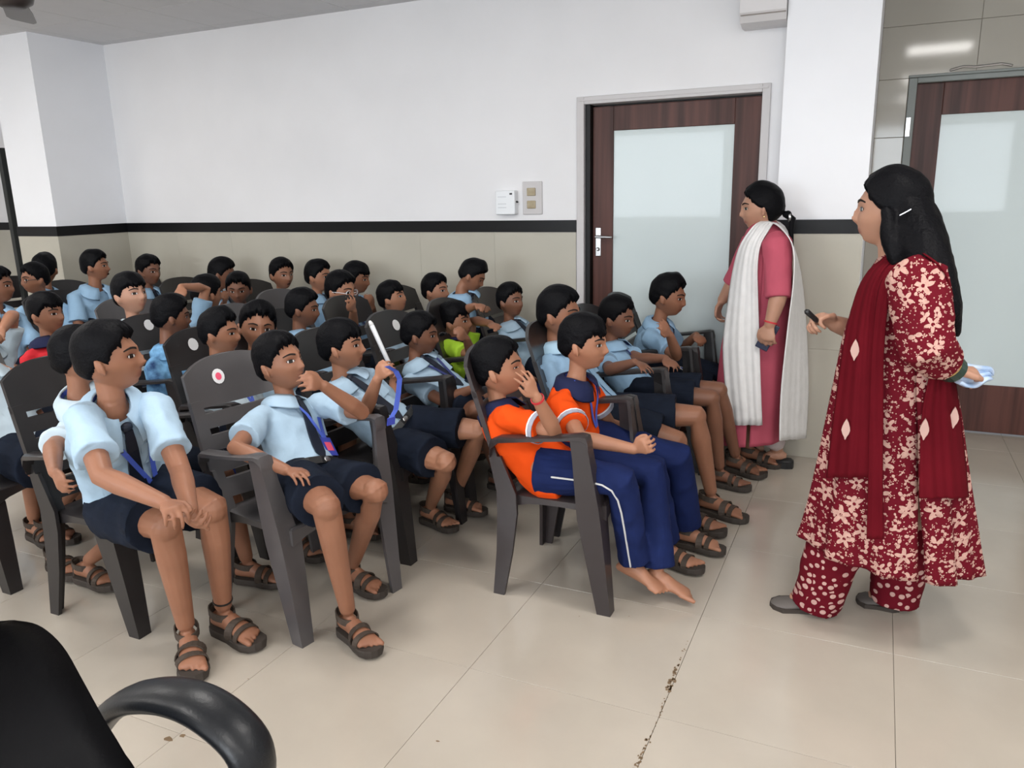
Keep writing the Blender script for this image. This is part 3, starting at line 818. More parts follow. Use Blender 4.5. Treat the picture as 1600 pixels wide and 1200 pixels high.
    for sd, spec in ((-1, RL), (1, LL)):
        J = Hc + lat * sd * .070 * s - wv * .0 + fth * .01
        spec = spec or {}
        an = spec.get('a'); kn = spec.get('k')
        if isinstance(an, tuple): A_ = PZ(an[0], an[1], an[2])
        elif an is not None: A_ = an
        else: A_ = None
        if kn is None:
            K_ = J + nrm(fth + lat * sd * .16 + np.array([0, 0, -.10])) * TH
            K_[2] = min(K_[2], .50)
        elif isinstance(kn, np.ndarray): K_ = kn
        else:
            K_ = limb(J, kn, TH, 'f' in kn[2:])
        if A_ is None:
            sb = spec.get('back', .05); A_ = K_ + np.array([0, 0, -1.]) * 0; A_ = K_ - fth * sb; A_[2] = .088 * s
        gb.tube([J, J * .5 + K_ * .5, K_, K_ * .72 + A_ * .28, K_ * .35 + A_ * .65, A_ + (K_ - A_) * .06], [.074 * s, .063 * s, .0485 * s, .0440 * s, .0350 * s, .0275 * s], 14)
        kd = nrm(nrm(K_ - J) + nrm(K_ - A_))
        if bottom == 'shorts':
            gb.ball(K_ - kd * .002 * s, tuple(np.eye(3) * .0455 * s), 12)
            gb.ball(K_ * .70 + A_ * .30 - kd * .010 * s, (nrm(np.cross(kd, K_ - A_)) * .039 * s, kd * .041 * s, nrm(A_ - K_) * .085 * s), 12)
        fd = spec.get('f'); 
        fdir = hd(fd) if fd is not None and np.isscalar(fd) else (nrm(fd) if fd is not None else nrm(fth + lat * sd * .15 - wv * 0) * np.array([1, 1, 0]))
        fdir = nrm(fdir); lf = nrm(np.cross(np.array([0, 0, 1.]), fdir)); uf = np.cross(fdir, lf)
        foot_geo(gb, A_, fdir, uf, s, sd)
        feetd[sd] = (A_, fdir, uf)
        if bottom == 'shorts':
            k = spec.get('hem', .77); C = J * (1 - k) + K_ * k
            gp.tube([J - (C - J) * .2, J, J * .5 + C * .5, C], [.06 * s, .093 * s, .093 * s, .094 * s], 18, caps=False)
        else:
            gp.tube([J, J * .5 + K_ * .5, K_, K_ * .5 + A_ * .5, A_ * .95 + K_ * .05], [.092 * s, .080 * s, .068 * s, .062 * s, .062 * s], 18, caps=False)
        feetd[(sd, 'j')] = (J, K_, A_)
    Mi = M.T
    def tint(p):
        q = ((p - hc) @ M) / sh
        lips = np.exp(-((q[:, 1]) / .019) ** 4 - ((q[:, 2] + .062) / .0085) ** 4) * (q[:, 0] > .05)
        nost = .8 * (np.exp(-((np.abs(q[:, 1]) - .0085) / .0045) ** 2 - ((q[:, 2] + .040) / .004) ** 2)) * (q[:, 0] > .07)
        lid = .35 * np.exp(-((np.abs(q[:, 1]) - .031) / .020) ** 2 - ((q[:, 2] - .002) / .013) ** 2) * (q[:, 0] > .04)
        return np.clip(lips * .8 + nost + lid, 0, 1)
    body = grow('person', gb, SKINS[skin], None, org, vox, 2, 0, tint=tint)
    tag(body, label, 'person', group)
    hg = Geo(); hair_geo(hg, hc, M, sh, seed * 7 + 3, hair); obj('hair', hg, HAIR, body, org, True)
    eye_parts(body, org, hc, M, sh, gaze, eyeopen)
    if mouth:
        g = Geo(); p = [hc + M @ (np.array([surf_at(y, z) + .002, y, z]) * sh) for y, z in [(.012 * math.cos(t), -.0625 + .007 * mouth * math.sin(t)) for t in np.linspace(0, 6.283, 13)[:-1]]]
        g.add(p, [tuple(range(12))]); obj('open_mouth', g, EYED, body, org)
    sv = max(vox, .0068)
    shirt_o = grow('shirt', gs, shirt, body, org, sv, 3, .011, 40, seed=seed + 11)
    pants = grow('shorts' if bottom == 'shorts' else 'track_pants', gp, NAVY if bottom == 'shorts' else NAVYB, body, org, sv, 3, .009, 34, seed=seed + 23)
    # collar: stand and two flaps, wrapped round the neck
    cmx = collar or shirt
    g = Geo(); ri, ro = [], []; rings = []
    nn = 25
    for k in range(nn):
        t = -math.pi * .93 + 2 * math.pi * .93 * k / (nn - 1)      # 0 = nape
        dr = -f * math.cos(t) + lat * math.sin(t)
        fr_ = sm(np.array([abs(t)]), 1.5, 2.9)[0]
        to = .945 - .155 * fr_
        p_in = tc(1.07 - .07 * fr_) + dr * (.052 + .006 * fr_) * s + wv * .012 * s
        e_ = lat * math.sin(t) * (hw(to) + .024 * s) - f * math.cos(t) * (hdp(to) + .030 * s)
        p_out = tc(to) + e_ * (1 + .02 * fr_)
        p_md = (p_in + p_out) / 2 + dr * .010 * s + wv * .010 * s
        rings.append([p_in, p_md, p_out, p_out - wv * .007 * s, p_md - wv * .008 * s, p_in - dr * .006 * s - wv * .004 * s])
    g.loft(rings)
    obj('collar', g, cmx, shirt_o, org, True)
    if cuff is not None or collar is not None:
        pass
    if cuff is not None:
        for sd in (-1, 1):
            C, dv = wrists[(sd, 'c')]
            u1 = nrm(np.cross(dv, np.array([.2, .3, .9]))); u2 = np.cross(dv, u1)
            for q, (o_, m_) in enumerate(((-.022, WHITE), (-.010, cuff))):
                g = Geo(); g.band(C + dv * o_ * s, u1 * .0595 * s, u2 * .0595 * s, dv * (.003 if m_ is WHITE else .009) * s, .003); obj('cuff_stripe', g, m_, shirt_o, org)
    if near and shirt in (SHIRT, SHIRT2, SHIRT3):
        g = Geo(); g.ribbon([front(t, .058 * s, .0035) for t in (.70, .64, .55, .47)], [lat * .028 * s] * 4, [f] * 4, .003); obj('pocket', g, shirt, shirt_o, org)
        g = Geo(); g.ribbon([front(t, 0, .002) for t in np.linspace(.9, .08, 8)], [lat * .014 * s] * 8, [f] * 8, .003); obj('button_placket', g, shirt, shirt_o, org)
    if tie:
        g = Geo(); ts = np.linspace(.92, .12, 9); pts = [front(t, 0, .003) for t in ts]; wd = np.interp(np.linspace(0, 1, 9), [0, .08, .85, 1], [.012, .014, .026, .004]) * s
        g.ribbon(pts, [lat * x for x in wd], [f] * 9, .007 * s)
        g.ball(front(.945, 0, .002), (lat * .017 * s, f * .014 * s, wv * .017 * s), 10)
        obj('tie', g, TIE, body, org)
    if lan:
        lm = LANY if lan[0] == 'b' else LANYD
        tb, ub = (lan[1], lan[2]) if len(lan) > 2 else (.30, .01)
        lo = None
        g = Geo()
        for sd in (-1, 1):
            ts = np.linspace(.99, tb, 9); us = np.linspace(sd * .062, ub + sd * .006, 9) / 1.0 * np.array([s] * 9)
            pts = [front(t, u, .007 if not tie else .011) for t, u in zip(ts, us)]; pts[0] = tc(1.0) + lat * sd * .060 * s + f * .02 * s + wv * .012 * s
            g.ribbon(pts, [lat * .0075 * s] * 9, [f] * 9, .002)
        g.tube([tc(1.0) + lat * sx * .060 * s + f * fx * s + wv * .016 * s for sx, fx in ((-1, .02), (-.85, -.03), (0, -.066), (.85, -.03), (1, .02))], [(.009 * s, .002)] * 5, 6, lat=wv)
        lo = obj('lanyard', g, lm, body, org)
        if card:
            g = Geo(); p = front(tb, ub * s, .012); q = np.array([0, 0, -1.]) - (np.array([0, 0, -1.]) @ f) * f * .8
            q = nrm(q) ; g.ribbon([p, p + q * .075 * s], [lat * .026 * s] * 2, [f] * 2, .003); cd = obj('id_card', g, CARDB if card == 'b' else WHITE, lo, org)
            g = Geo(); g.ribbon([p + q * .02 * s, p + q * .055 * s], [lat * .016 * s] * 2, [f] * 2, .004); obj('card_print', g, STKR if card == 'b' else CARDB, cd, org)
    if belt:
        g = Geo(); g.band(tc(.10), lat * .146 * s, f * .116 * s, wv * .014 * s, .004); b_ = obj('belt', g, BLACKP, body, org)
        g = Geo(); g.ball(tc(.10) + f * .12 * s, (lat * .016 * s, f * .003 * s, wv * .011 * s), 8); obj('buckle', g, METAL, b_, org)
    if feet == 'sandal':
        for sd in (-1, 1):
            A_, fd, uf = feetd[sd]; sandal(body, org, A_, fd, uf, s, sd)
    if stripe:
        for sd in (-1, 1):
            J, K_, A_ = feetd[(sd, 'j')]
            g = Geo(); pts = []; 
            for t in np.linspace(.25, 1, 6): pts.append(J * (1 - t) + K_ * t)
            for t in np.linspace(.15, .98, 6): pts.append(K_ * (1 - t) + A_ * t)
            rr = np.interp(np.linspace(0, 1, len(pts)), [0, .45, .55, 1], [.090, .070, .068, .062]) * s + .003
            pts = [p + lat * sd * r for p, r in zip(pts, rr)]
            for _ in range(3): pts = [pts[0]] + [(pts[q - 1] + 2 * pts[q] + pts[q + 1]) / 4 for q in range(1, len(pts) - 1)] + [pts[-1]]
            g.tube(pts, [.0036 * s] * len(pts), 6); obj('stripe', g, mat('stripe_grey', (.5, .5, .5), .7), pants, org)
    return dict(hc=hc, M=M, org=org, body=body, tc=tc, front=front, lat=lat, f=f, wv=wv, wrists=wrists, feet=feetd, s=sh, N=N, Hc=Hc)
# ================================================================== the seated rows
R1, R2, R3X, R4X, R5X, R6X, R7X = -.79, -1.68, -2.32, -2.97, -3.63, -4.30, -4.95
chair(R1, 2.74, 0, 'brownish plastic armchair shared by the two children in orange polo shirts', BROWNCH)
chair(R1, 3.32, 1, 'dark plastic armchair just behind the child in orange with a lanyard', DARKCH)
chair(R1, 3.88, -1, 'dark plastic armchair third along the front row from the photographer', DARKCH)
chair(R1 + .02, 4.44, 2, 'dark plastic armchair nearest the left door in the front row', DARKCH)
chair(-1.665, 2.13, -10, 'mid grey plastic armchair with a round red and white sticker on its back', GREYCH, (-.28, .865, True))
chair(-1.69, 2.81, 0, 'dark plastic armchair under the child lifting a lanyard to look at it', DARKCH)
chair(-1.69, 3.38, 0, 'dark plastic armchair of the child with hands in lap behind the lanyard reader', DARKCH, (.3, .86, False))
chair(-1.66, 3.93, 2, 'dark plastic armchair under the child in lime green', DARKCH)
chair(-1.66, 4.47, 0, 'dark plastic armchair nearest the back wall in the second row', BROWNCH)
chair(-2.29, 1.95, 0, 'dark plastic armchair shared by two children at the left foreground', DARKCH)
chair(-2.27, 2.62, -6, 'dark grey plastic armchair with white stickers behind the grey chair', DARKCH, (-.25, .87, False))
chair(R3X, 3.25, 0, 'dark plastic armchair in the third row behind the child lifting a lanyard', DARKCH)
chair(R3X, 3.85, 0, 'dark plastic armchair in the third row, second from the back wall', DARKCH)
chair(R3X, 4.45, 2, 'dark plastic armchair nearest the back wall in the third row', DARKCH, (.2, .88, False))
chair(-3.05, 1.98, 0, 'dark plastic armchair cut off by the left edge of the picture', DARKCH)
def chair_at(px, py, rz, label, m=None, sticker=None):
    p = PZ(px, py, .950); return chair(p[0] + .63, min(p[1], 4.47), rz, label, m, sticker)
chair_at(213, 490, -4, 'dark plastic armchair with a white sticker behind the child in marbled blue', DARKCH, (.0, .885, False))
chair_at(425, 450, 0, 'dark grey plastic armchair behind the child with bowed head', GREYCH)
chair_at(352, 473, 0, 'dark grey plastic armchair between the raised arm and the smiling child', GREYCH)
chair_at(68, 453, -3, 'dark plastic armchair with white stickers under the child in red', DARKCH, (.55, .87, False))
chair_at(186, 463, 0, 'grey plastic armchair in the sixth row under the pale-cheeked child', GREYCH)
chair_at(415, 430, 0, 'dark plastic armchair nearest the back wall in the fifth row', DARKCH)
chair_at(263, 421, -5, 'dark plastic armchair with a white sticker by the back wall corner', DARKCH, (-.1, .88, False))
chair_at(312, 427, 0, 'dark plastic armchair behind the raised arm against the back wall', DARKCH)
chair_at(12, 430, 0, 'dark plastic armchair furthest back beside the left passage', DARKCH)
chair_at(90, 436, 0, 'dark plastic armchair furthest back before the left pillar', DARKCH)

v3 = lambda *p: np.array(p, float)
# --- front row ------------------------------------------------------
O1 = person('person in orange polo and navy track pants, hand over face, bare feet', (777, 572), X=-1.30, s=.98, a=8, pitch=8, roll=0, th=2, hip=(-1.10, 2.63), hipz=.50,
    R=dict(sh=(792, 652), e=(868, 676), w=(838, 620), h=(814, 574), c=.18, pn=(-.9, .2, .1), sp=.2, t=.1), L=dict(),
    RL=dict(k=(972, 752), a=(992, 880, .15), f=nrm([.9, -.05, -.28])), LL=dict(k=(1018, 738), a=(1030, 893, .11), f=nrm([.9, .05, -.2])),
    shirt=ORANGE, bottom='pants', collar=NAVYC, tie=False, feet='bare', skin=0, vox=.0045, seed=1, cuff=mat('cuff_grey', (.3, .3, .36), .8), stripe=True, sleeve=.72, eyeopen=.5, hemdrop=.16, hs=1.05)
O2 = person('person in orange polo with blue lanyard leaning forward with clasped hands', (910, 533), X=-1.04, s=1.0, a=14, pitch=0, th=-2, hip=(-1.07, 2.92), slouch=.9,
    R=dict(e=(906, 684), w=(992, 702), h=(1030, 692), c=.6, pn=(0, 1, 0)), L=dict(e=(952, 662, 'f'), w=(1004, 684, 'f'), h=(1038, 690), c=.55, pn=(0, -1, 0)),
    RL=dict(k=(1020, 735), a=(1040, 850, .095), f=-12), LL=dict(k=(1060, 715), a=(1074, 825, .095), f=-8),
    shirt=ORANGE, bottom='pants', collar=NAVYC, tie=False, lan='b', skin=0, vox=.0045, seed=2, hair='fringe', cuff=mat('cuff_grey', (.3, .3, .36), .8), sleeve=.66)
# spare placement values are estimated from the picture, all poses are complete figures
P_R3 = person('person in pale blue shirt and navy shorts sitting just behind the orange pair', (873, 487), X=-1.33, s=1.08, a=22, th=-4, hip=(-1.10, 3.34), hipz=.51,
    R=dict(), L=dict(), RL=dict(k=(1058, 690), a=(1075, 795, .10), f=-10), LL=dict(k=(1088, 650), a=(1112, 775, .095), f=-14),
    shirt=SHIRT3, tie=False, skin=1, vox=.007, seed=3, collar=mat('collar_pale', (.40, .60, .76), .8))
P_R4 = person('person in pale blue shirt with hand spread on a dark chair arm', (963, 494), X=-1.20, s=.98, a=22, pitch=-5, th=0, hip=(-1.08, 3.86),
    R=dict(e=(952, 578), w=(992, 566), h=(1022, 580), c=.25, sp=.3), L=dict(e=(1000, 560), w=(1040, 560), h=(1062, 575), c=.3, sp=.25),
    RL=dict(k=(1112, 622), a=(1125, 735, .09)), LL=dict(k=(1124, 610), a=(1150, 715, .09), f=-20), shirt=SHIRT3, tie=False, lan='n', skin=2, vox=.007, seed=4)
P_R5 = person('person in pale blue shirt leaning forward beside the glass door', (1043, 460), X=-1.06, s=1.05, a=14, pitch=-8, th=-2, hip=(-1.16, 4.42), hipz=.53,
    R=dict(e=(1058, 556), w=(1046, 522), h=(1034, 500), c=.25, pn=(-1, .2, 0)), L=dict(e=(1062, 548, 'f'), w=(1088, 523), h=(1106, 536), c=.6),
    RL=dict(k=(1138, 618), a=(1150, 712, .09), f=-16), LL=dict(k=(1150, 606, 'f'), a=(1172, 700, .09), f=-10), shirt=SHIRT3, tie=False, skin=1, vox=.007, seed=5, hair='tuft', lan='n')
# --- second row -----------------------------------------------------
K2 = person('person biting fingers with tie, blue lanyard and card on the grey chair', (437, 564), X=-2.02, s=1.0, a=38, pitch=14, hip=(-1.84, 2.15), th=-8,
    R=dict(e=(368, 700), w=(448, 735), h=(486, 744), c=.3), L=dict(sh=(500, 632), e=(566, 644), w=(504, 602), h=(466, 592), c=.5, pn=(-1, 0, -.3)),
    RL=dict(k=(510, 793), a=(545, 962, .095), f=-22), LL=dict(k=(587, 767), a=(550, 885, .095), f=-10), lan=('b', .42, .055), card='b', belt=True, vox=.0045, mouth=1.2, seed=6, skin=1)
K4 = person('person with tie and fringe holding up a blue lanyard in both hands', (532, 538), X=-2.05, s=.98, a=14, pitch=6, th=-2, hip=(-1.84, 2.76), hair='fringe',
    R=dict(e=(572, 640), w=(590, 592), h=(612, 562), c=.55, pn=(.3, .9, 0)), L=dict(e=(618, 640, 'f'), w=(614, 596, 'f'), h=(622, 566), c=.6, pn=(-.2, -.9, 0)),
    RL=dict(k=(697, 722), a=(672, 792, .095), f=-15), LL=dict(k=(748, 672), a=(712, 772, .10), f=0), skin=0, vox=.0045, seed=7, belt=True)
K5 = person('person with tie resting both hands in lap beyond the lanyard reader', (655, 520), X=-2.05, s=.96, a=12, pitch=-3, th=0, hip=(-1.86, 3.35),
    R=dict(e=(690, 626), w=(742, 606), h=(768, 612), c=.4), L=dict(), RL=dict(k=(745, 640), a=(778, 740, .09)), LL=dict(), skin=2, vox=.007, seed=8, lan='n')
K6 = person('person in lime green polo with hand at the mouth', (710, 500), X=-2.2, s=1.0, a=20, pitch=6, th=0, hip=(-2.0, 3.85),
    R=dict(e=(738, 556), w=(728, 528), h=(714, 508), c=.5, pn=(-1, 0, 0)), L=dict(e=(738, 500), w=(768, 506), h=(782, 510), c=.3), shirt=GREEN, collar=NAVYC, bottom='pants', tie=False, skin=1, vox=.008, seed=9, hair='fringe')
K7 = person('person with tie sitting in the second row nearest the back wall', (797, 468), X=-2.02, s=.92, a=38, pitch=4, th=-8, hip=(-1.85, 4.36), skin=2, vox=.008, seed=10, shirt=SHIRT)
K8 = person('person standing bent over, looking down at both hands by the back wall', (737, 428), X=-2.28, s=1.02, a=10, pitch=-30, th=-6, hip=(-2.30, 4.36, .70), tors=.4,
    R=dict(e=(722, 486), w=(742, 478), h=(756, 474), c=.5), L=dict(e=(748, 480, 'f'), w=(756, 480)), RL=dict(k=v3(-2.24, 4.28, .40), a=v3(-2.26, 4.28, .088)), LL=dict(k=v3(-2.24, 4.44, .40), a=v3(-2.26, 4.44, .088)), shirt=SHIRT3, skin=1, vox=.008, seed=11, hair='tuft', eyeopen=.5, hs=0.86)
# --- third row ------------------------------------------------------
K1 = person('person leaning forward in the left foreground, hands hanging between the knees, navy tie', (168, 556), X=-2.13, s=1.09, a=14, pitch=7, th=-16, hip=(-2.33, 1.78), slouch=1.1, tors=.42,
    R=dict(sh=(130, 652), e=(160, 744), w=(258, 786), h=(288, 806), c=.5), L=dict(sh=(243, 636), e=(282, 736), w=(298, 800), h=(304, 842), c=.7, pn=(-.6, .5, 0)),
    RL=dict(k=(258, 822), a=(292, 985, .10), f=-38, hem=.84), LL=dict(k=(332, 795), a=(350, 955, .10), f=-8), lan=('b', .24, .05), vox=.0045, seed=12, skin=1, sleeve=.68, hs=0.9)
K3 = person('person half hidden behind the leaning child, arm hanging over the chair arm', (122, 554), X=-2.52, s=.98, hs=.92, a=0, pitch=2, th=4, hip=(-2.52, 1.98),
    R=dict(e=(82, 700), w=(86, 738), h=(100, 780), c=.45, pn=(.3, .8, 0)), L=dict(), RL=dict(k=v3(-2.30, 1.93, .46), a=(132, 880, .10), f=0), LL=dict(k=v3(-2.25, 2.14, .46), a=v3(-2.2, 2.16, .1)), lan='b', tie=False, skin=1, vox=.0065, seed=13, shirt=SHIRT2)
K23 = person('person with swept hair turned aside in the third row by the stickered chair', (342, 517), X=-2.68, s=1.0, a=24, th=0, hip=(-2.52, 2.55), skin=1, vox=.007, seed=14, shirt=SHIRT2, lan='b', hair='tuft', tie=False, RL=dict(a=v3(-2.2, 2.45, .1)), LL=dict(a=v3(-2.1, 2.7, .1)), hs=0.93)
K24 = person('smiling person in the third row facing the photographer', (402, 508), X=-2.72, s=1.05, a=82, pitch=0, roll=-8, th=-25, hip=(-2.58, 2.92), skin=1, vox=.007, seed=15, shirt=SHIRT, tie=False, hair='tuft', mouth=.5)
K14 = person('person with bowed head and lanyard ribbon in the third row', (472, 480), X=-2.78, s=1.02, a=14, pitch=-4, th=0, skin=2, vox=.008, seed=16, shirt=SHIRT3, tie=False, lan='n', hs=0.9)
K10 = person('person with head thrown back and fringe in the third row', (612, 464), X=-2.68, s=.96, a=20, pitch=14, th=0, skin=0, vox=.0085, seed=17, shirt=SHIRT, hair='fringe', hs=0.93)
K9 = person('person with only the upper face showing over a chair by the back wall', (680, 452), X=-2.60, s=.95, a=30, pitch=4, th=0, skin=0, vox=.0085, seed=18, shirt=SHIRT)
K12 = person('person with marked glasses raising a hand to the face in the fourth row', (532, 452), X=-3.12, s=1.08, a=38, pitch=-4, th=-4,
    R=dict(e=(552, 512), w=(552, 484), h=(550, 462), c=.3, pn=(-1, .2, 0)), L=dict(e=(585, 505, 'f'), w=(582, 480), h=(575, 455), c=.4, pn=(-1, 0, 0)), skin=0, vox=.008, seed=19, shirt=SHIRT3, lan='n', tie=False)
K11 = person('person in profile with raised hand near the back wall, fourth row', (556, 433), X=-3.28, s=.98, a=20, pitch=-6, th=0, skin=1, vox=.0085, seed=20, shirt=SHIRT3, hair='fringe')
K13 = person('person with short crop partly hidden behind the child with marked glasses', (497, 430), X=-3.6, s=1.0, a=30, th=0, skin=0, vox=.0085, seed=21, shirt=SHIRT3)
# --- further rows ---------------------------------------------------
K0 = person('person at the left edge with only the shirt and dark shorts in view', (-42, 520), X=-3.45, s=1.0, a=10, th=0, hip=(-3.28, 2.02), skin=1, vox=.0075, seed=22, shirt=SHIRT2, tie=False,
    RL=dict(k=v3(-2.98, 1.92, .47), a=v3(-3.04, 1.93, .1)), LL=dict(k=v3(-2.97, 2.15, .47), a=(72, 815, .095)))
K22 = person('person in marbled blue shirt turned away towards the back wall', (266, 492), X=-3.22, s=1.05, a=-8, pitch=-4, th=4, hip=(-3.12, 2.88), skin=2, vox=.0075, seed=23, shirt=DENIM, tie=False, collar=DENIM, bottom='pants', hs=0.9)
K18 = person('person with arm bent up over the head in the fifth row', (322, 457), X=-3.72, s=.98, a=-30, pitch=-6, th=10,
    R=dict(sh=(306, 512), e=(322, 450), w=(282, 448), h=(276, 470), c=.4, pn=(0, 0, -1)), L=dict(e=(345, 490, 'f'), w=(350, 474), h=(356, 455), c=.4, pn=(-1, 0, 0)), skin=0, vox=.008, seed=24, shirt=SHIRT3, tie=False)
K16 = person('dark-haired person looking down towards the photographer, fifth row', (373, 450), X=-3.95, s=1.0, a=100, pitch=-6, th=-20, skin=2, vox=.0085, seed=25, shirt=SHIRT)
K15 = person('person with mouth open against the back wall in the fifth row', (440, 427), X=-3.92, s=1.0, a=58, th=0, skin=1, vox=.0085, seed=26, shirt=SHIRT, mouth=1)
K17 = person('person in profile close to the back wall above the raised arm', (346, 426), X=-4.45, s=1.02, a=14, pitch=-10, th=0, skin=2, vox=.009, seed=27, shirt=SHIRT)
K25 = person('person in red polo with navy collar at the left side', (72, 488), X=-4.02, s=1.05, a=42, pitch=4, th=-4, skin=1, vox=.0075, seed=28, shirt=RED, collar=NAVYC, tie=False, lan='b', cuff=WHITE, bottom='pants', hair='fringe', hs=0.93)
K20 = person('pale-cheeked person with puffy hair looking up in the sixth row', (203, 458), X=-3.72, s=1.02, a=52, pitch=10, th=-5, skin=3, vox=.0085, seed=29, shirt=SHIRT2, tie=False, hair='fringe')
K19 = person('person shading the brow with one hand by the back wall corner', (232, 421), X=-5.0, s=1.0, a=48, pitch=-4, th=-6, R=dict(e=(206, 478), w=(212, 446), h=(222, 418), c=.35, pn=(.8, -.3, 0)), skin=2, vox=.009, seed=30, shirt=SHIRT3, tie=True)
K21 = person('person in sky blue shirt sitting up high before the left pillar', (148, 414), X=-4.95, s=1.12, a=20, pitch=2, th=-6, hip=(-5.0, 3.74, .66), tors=.42, skin=1, vox=.0085, seed=31, shirt=SHIRT3, tie=False, mouth=.8, hs=0.84)
K26 = person('person wearing glasses and facing left at the far left', (55, 434), X=-5.12, s=.98, a=158, th=-40, skin=1, vox=.0085, seed=32, shirt=SHIRT3, tie=False, hs=0.92)
K26b = person('person with tall dark hair behind the child with glasses', (70, 420), X=-5.55, s=.98, a=-70, th=20, skin=1, vox=.009, seed=33, shirt=SHIRT3, tie=False, hair='tuft')
K27 = person('person cut off by the left edge beside the far passage', (-6, 444), X=-4.95, s=1.0, a=25, th=-5, skin=2, vox=.009, seed=34, shirt=SHIRT3, tie=False)
K28 = person('person in pale shirt at the left edge reaching towards the red polo', (-40, 492), X=-3.85, s=1.0, a=0, th=0, skin=0, vox=.008, seed=35, shirt=SHIRT2, tie=False, R=dict(e=(-10, 575), w=(18, 582), h=(48, 578), c=.3), L=dict(e=(20, 490), w=(4, 515), h=(-10, 530)))
# ================================================================== the two teachers
def floral(name, base, flower, layers):
    """print of petalled flowers and leaves: layers of (cells per metre, petals, radius, petal depth, seed offset)"""
    m = mat(name, base, .85, .08); nt = m.node_tree; N = nt.nodes; L = nt.links; b = N['Principled BSDF']
    tc = N.new('ShaderNodeTexCoord'); fac = None
    def mth(op, a, b_=None):
        n = N.new('ShaderNodeMath'); n.operation = op
        for k, v in enumerate((a, b_)):
            if v is None: continue
            if isinstance(v, (int, float)): n.inputs[k].default_value = v
            else: L.new(v, n.inputs[k])
        return n.outputs[0]
    for sc, pet, rad, dep, off in layers:
        mp = N.new('ShaderNodeMapping'); mp.inputs['Location'].default_value = (off, off * .7, off * 1.3); mp.inputs['Scale'].default_value = (sc, sc * .35, sc); L.new(tc.outputs['Object'], mp.inputs[0])
        v = N.new('ShaderNodeTexVoronoi'); v.inputs['Scale'].default_value = 1; v.inputs['Randomness'].default_value = .75; L.new(mp.outputs[0], v.inputs['Vector'])
        df = N.new('ShaderNodeVectorMath'); df.operation = 'SUBTRACT'; L.new(mp.outputs[0], df.inputs[0]); L.new(v.outputs['Position'], df.inputs[1])
        sp = N.new('ShaderNodeSeparateXYZ'); L.new(df.outputs[0], sp.inputs[0]); sc_ = N.new('ShaderNodeSeparateXYZ'); L.new(v.outputs['Color'], sc_.inputs[0])
        ang = mth('ADD', mth('ARCTAN2', sp.outputs['Z'], sp.outputs['X']), mth('MULTIPLY', sc_.outputs['X'], 6.28))
        r = mth('SQRT', mth('ADD', mth('MULTIPLY', sp.outputs['X'], sp.outputs['X']), mth('MULTIPLY', sp.outputs['Z'], sp.outputs['Z'])))
        edge = mth('ADD', rad, mth('MULTIPLY', mth('COSINE', mth('MULTIPLY', ang, pet)), dep))
        edge = mth('MULTIPLY', edge, mth('ADD', .7, mth('MULTIPLY', sc_.outputs['Y'], .5)))
        k = mth('MULTIPLY', mth('LESS_THAN', r, edge), mth('GREATER_THAN', r, rad * .28 if pet > 3 else 0.0))
        fac = k if fac is None else mth('MAXIMUM', fac, k)
    no = N.new('ShaderNodeTexNoise'); no.inputs['Scale'].default_value = 90; L.new(tc.outputs['Object'], no.inputs['Vector'])
    fac = mth('MULTIPLY', fac, mth('ADD', .55, mth('MULTIPLY', no.outputs['Fac'], .7)))
    mx = N.new('ShaderNodeMixRGB'); mx.inputs[1].default_value = (*base, 1); mx.inputs[2].default_value = (*flower, 1)
    L.new(fac, mx.inputs[0]); L.new(mx.outputs[0], b.inputs['Base Color'])
    return m
MAROON = (.115, .006, .013)
KURTA_R = floral('kurta_maroon_floral', MAROON, (.52, .32, .265), [(11, 5, .21, .10, 0), (15, 2, .10, .14, 3.3), (22, 2, .09, .13, 7.1), (30, 4, .11, .08, 11.9), (55, 1, .11, .03, 5.5)])
PANTS_R = floral('trousers_maroon_dots', MAROON, (.56, .35, .31), [(28, 1, .24, .09, 0)])
DUP_R = mat('dupatta_maroon', (.105, .005, .010), .85, .05, var=.25, scale=5)
MOTIF = mat('motif_cream', (.48, .31, .27), .8, .2)
PINK = mat('kurta_pink', (.45, .085, .125), .75, .15, var=.10, scale=9, bump=.08)
DUP_W = mat('dupatta_white', (.74, .73, .72), .85, .2, var=.08, scale=20, bump=.2, bscale=40)
LEGG = mat('leggings_cream', (.55, .47, .46), .8, .2, var=.1)
SHOEB = mat('shoe_black', (.012, .012, .013), .5, .4); SHOEG = mat('shoe_grey', (.13, .115, .105), .7, .3, var=.2)
GOLD = mat('gold', (.8, .55, .25), .25, .5, metal=1); PEARL = mat('pearl', (.8, .72, .62), .25, .5)
PHONE = mat('phone_dark', (.02, .028, .06), .25, .5)
REDTH = mat('thread_red', (.5, .02, .03), .6)

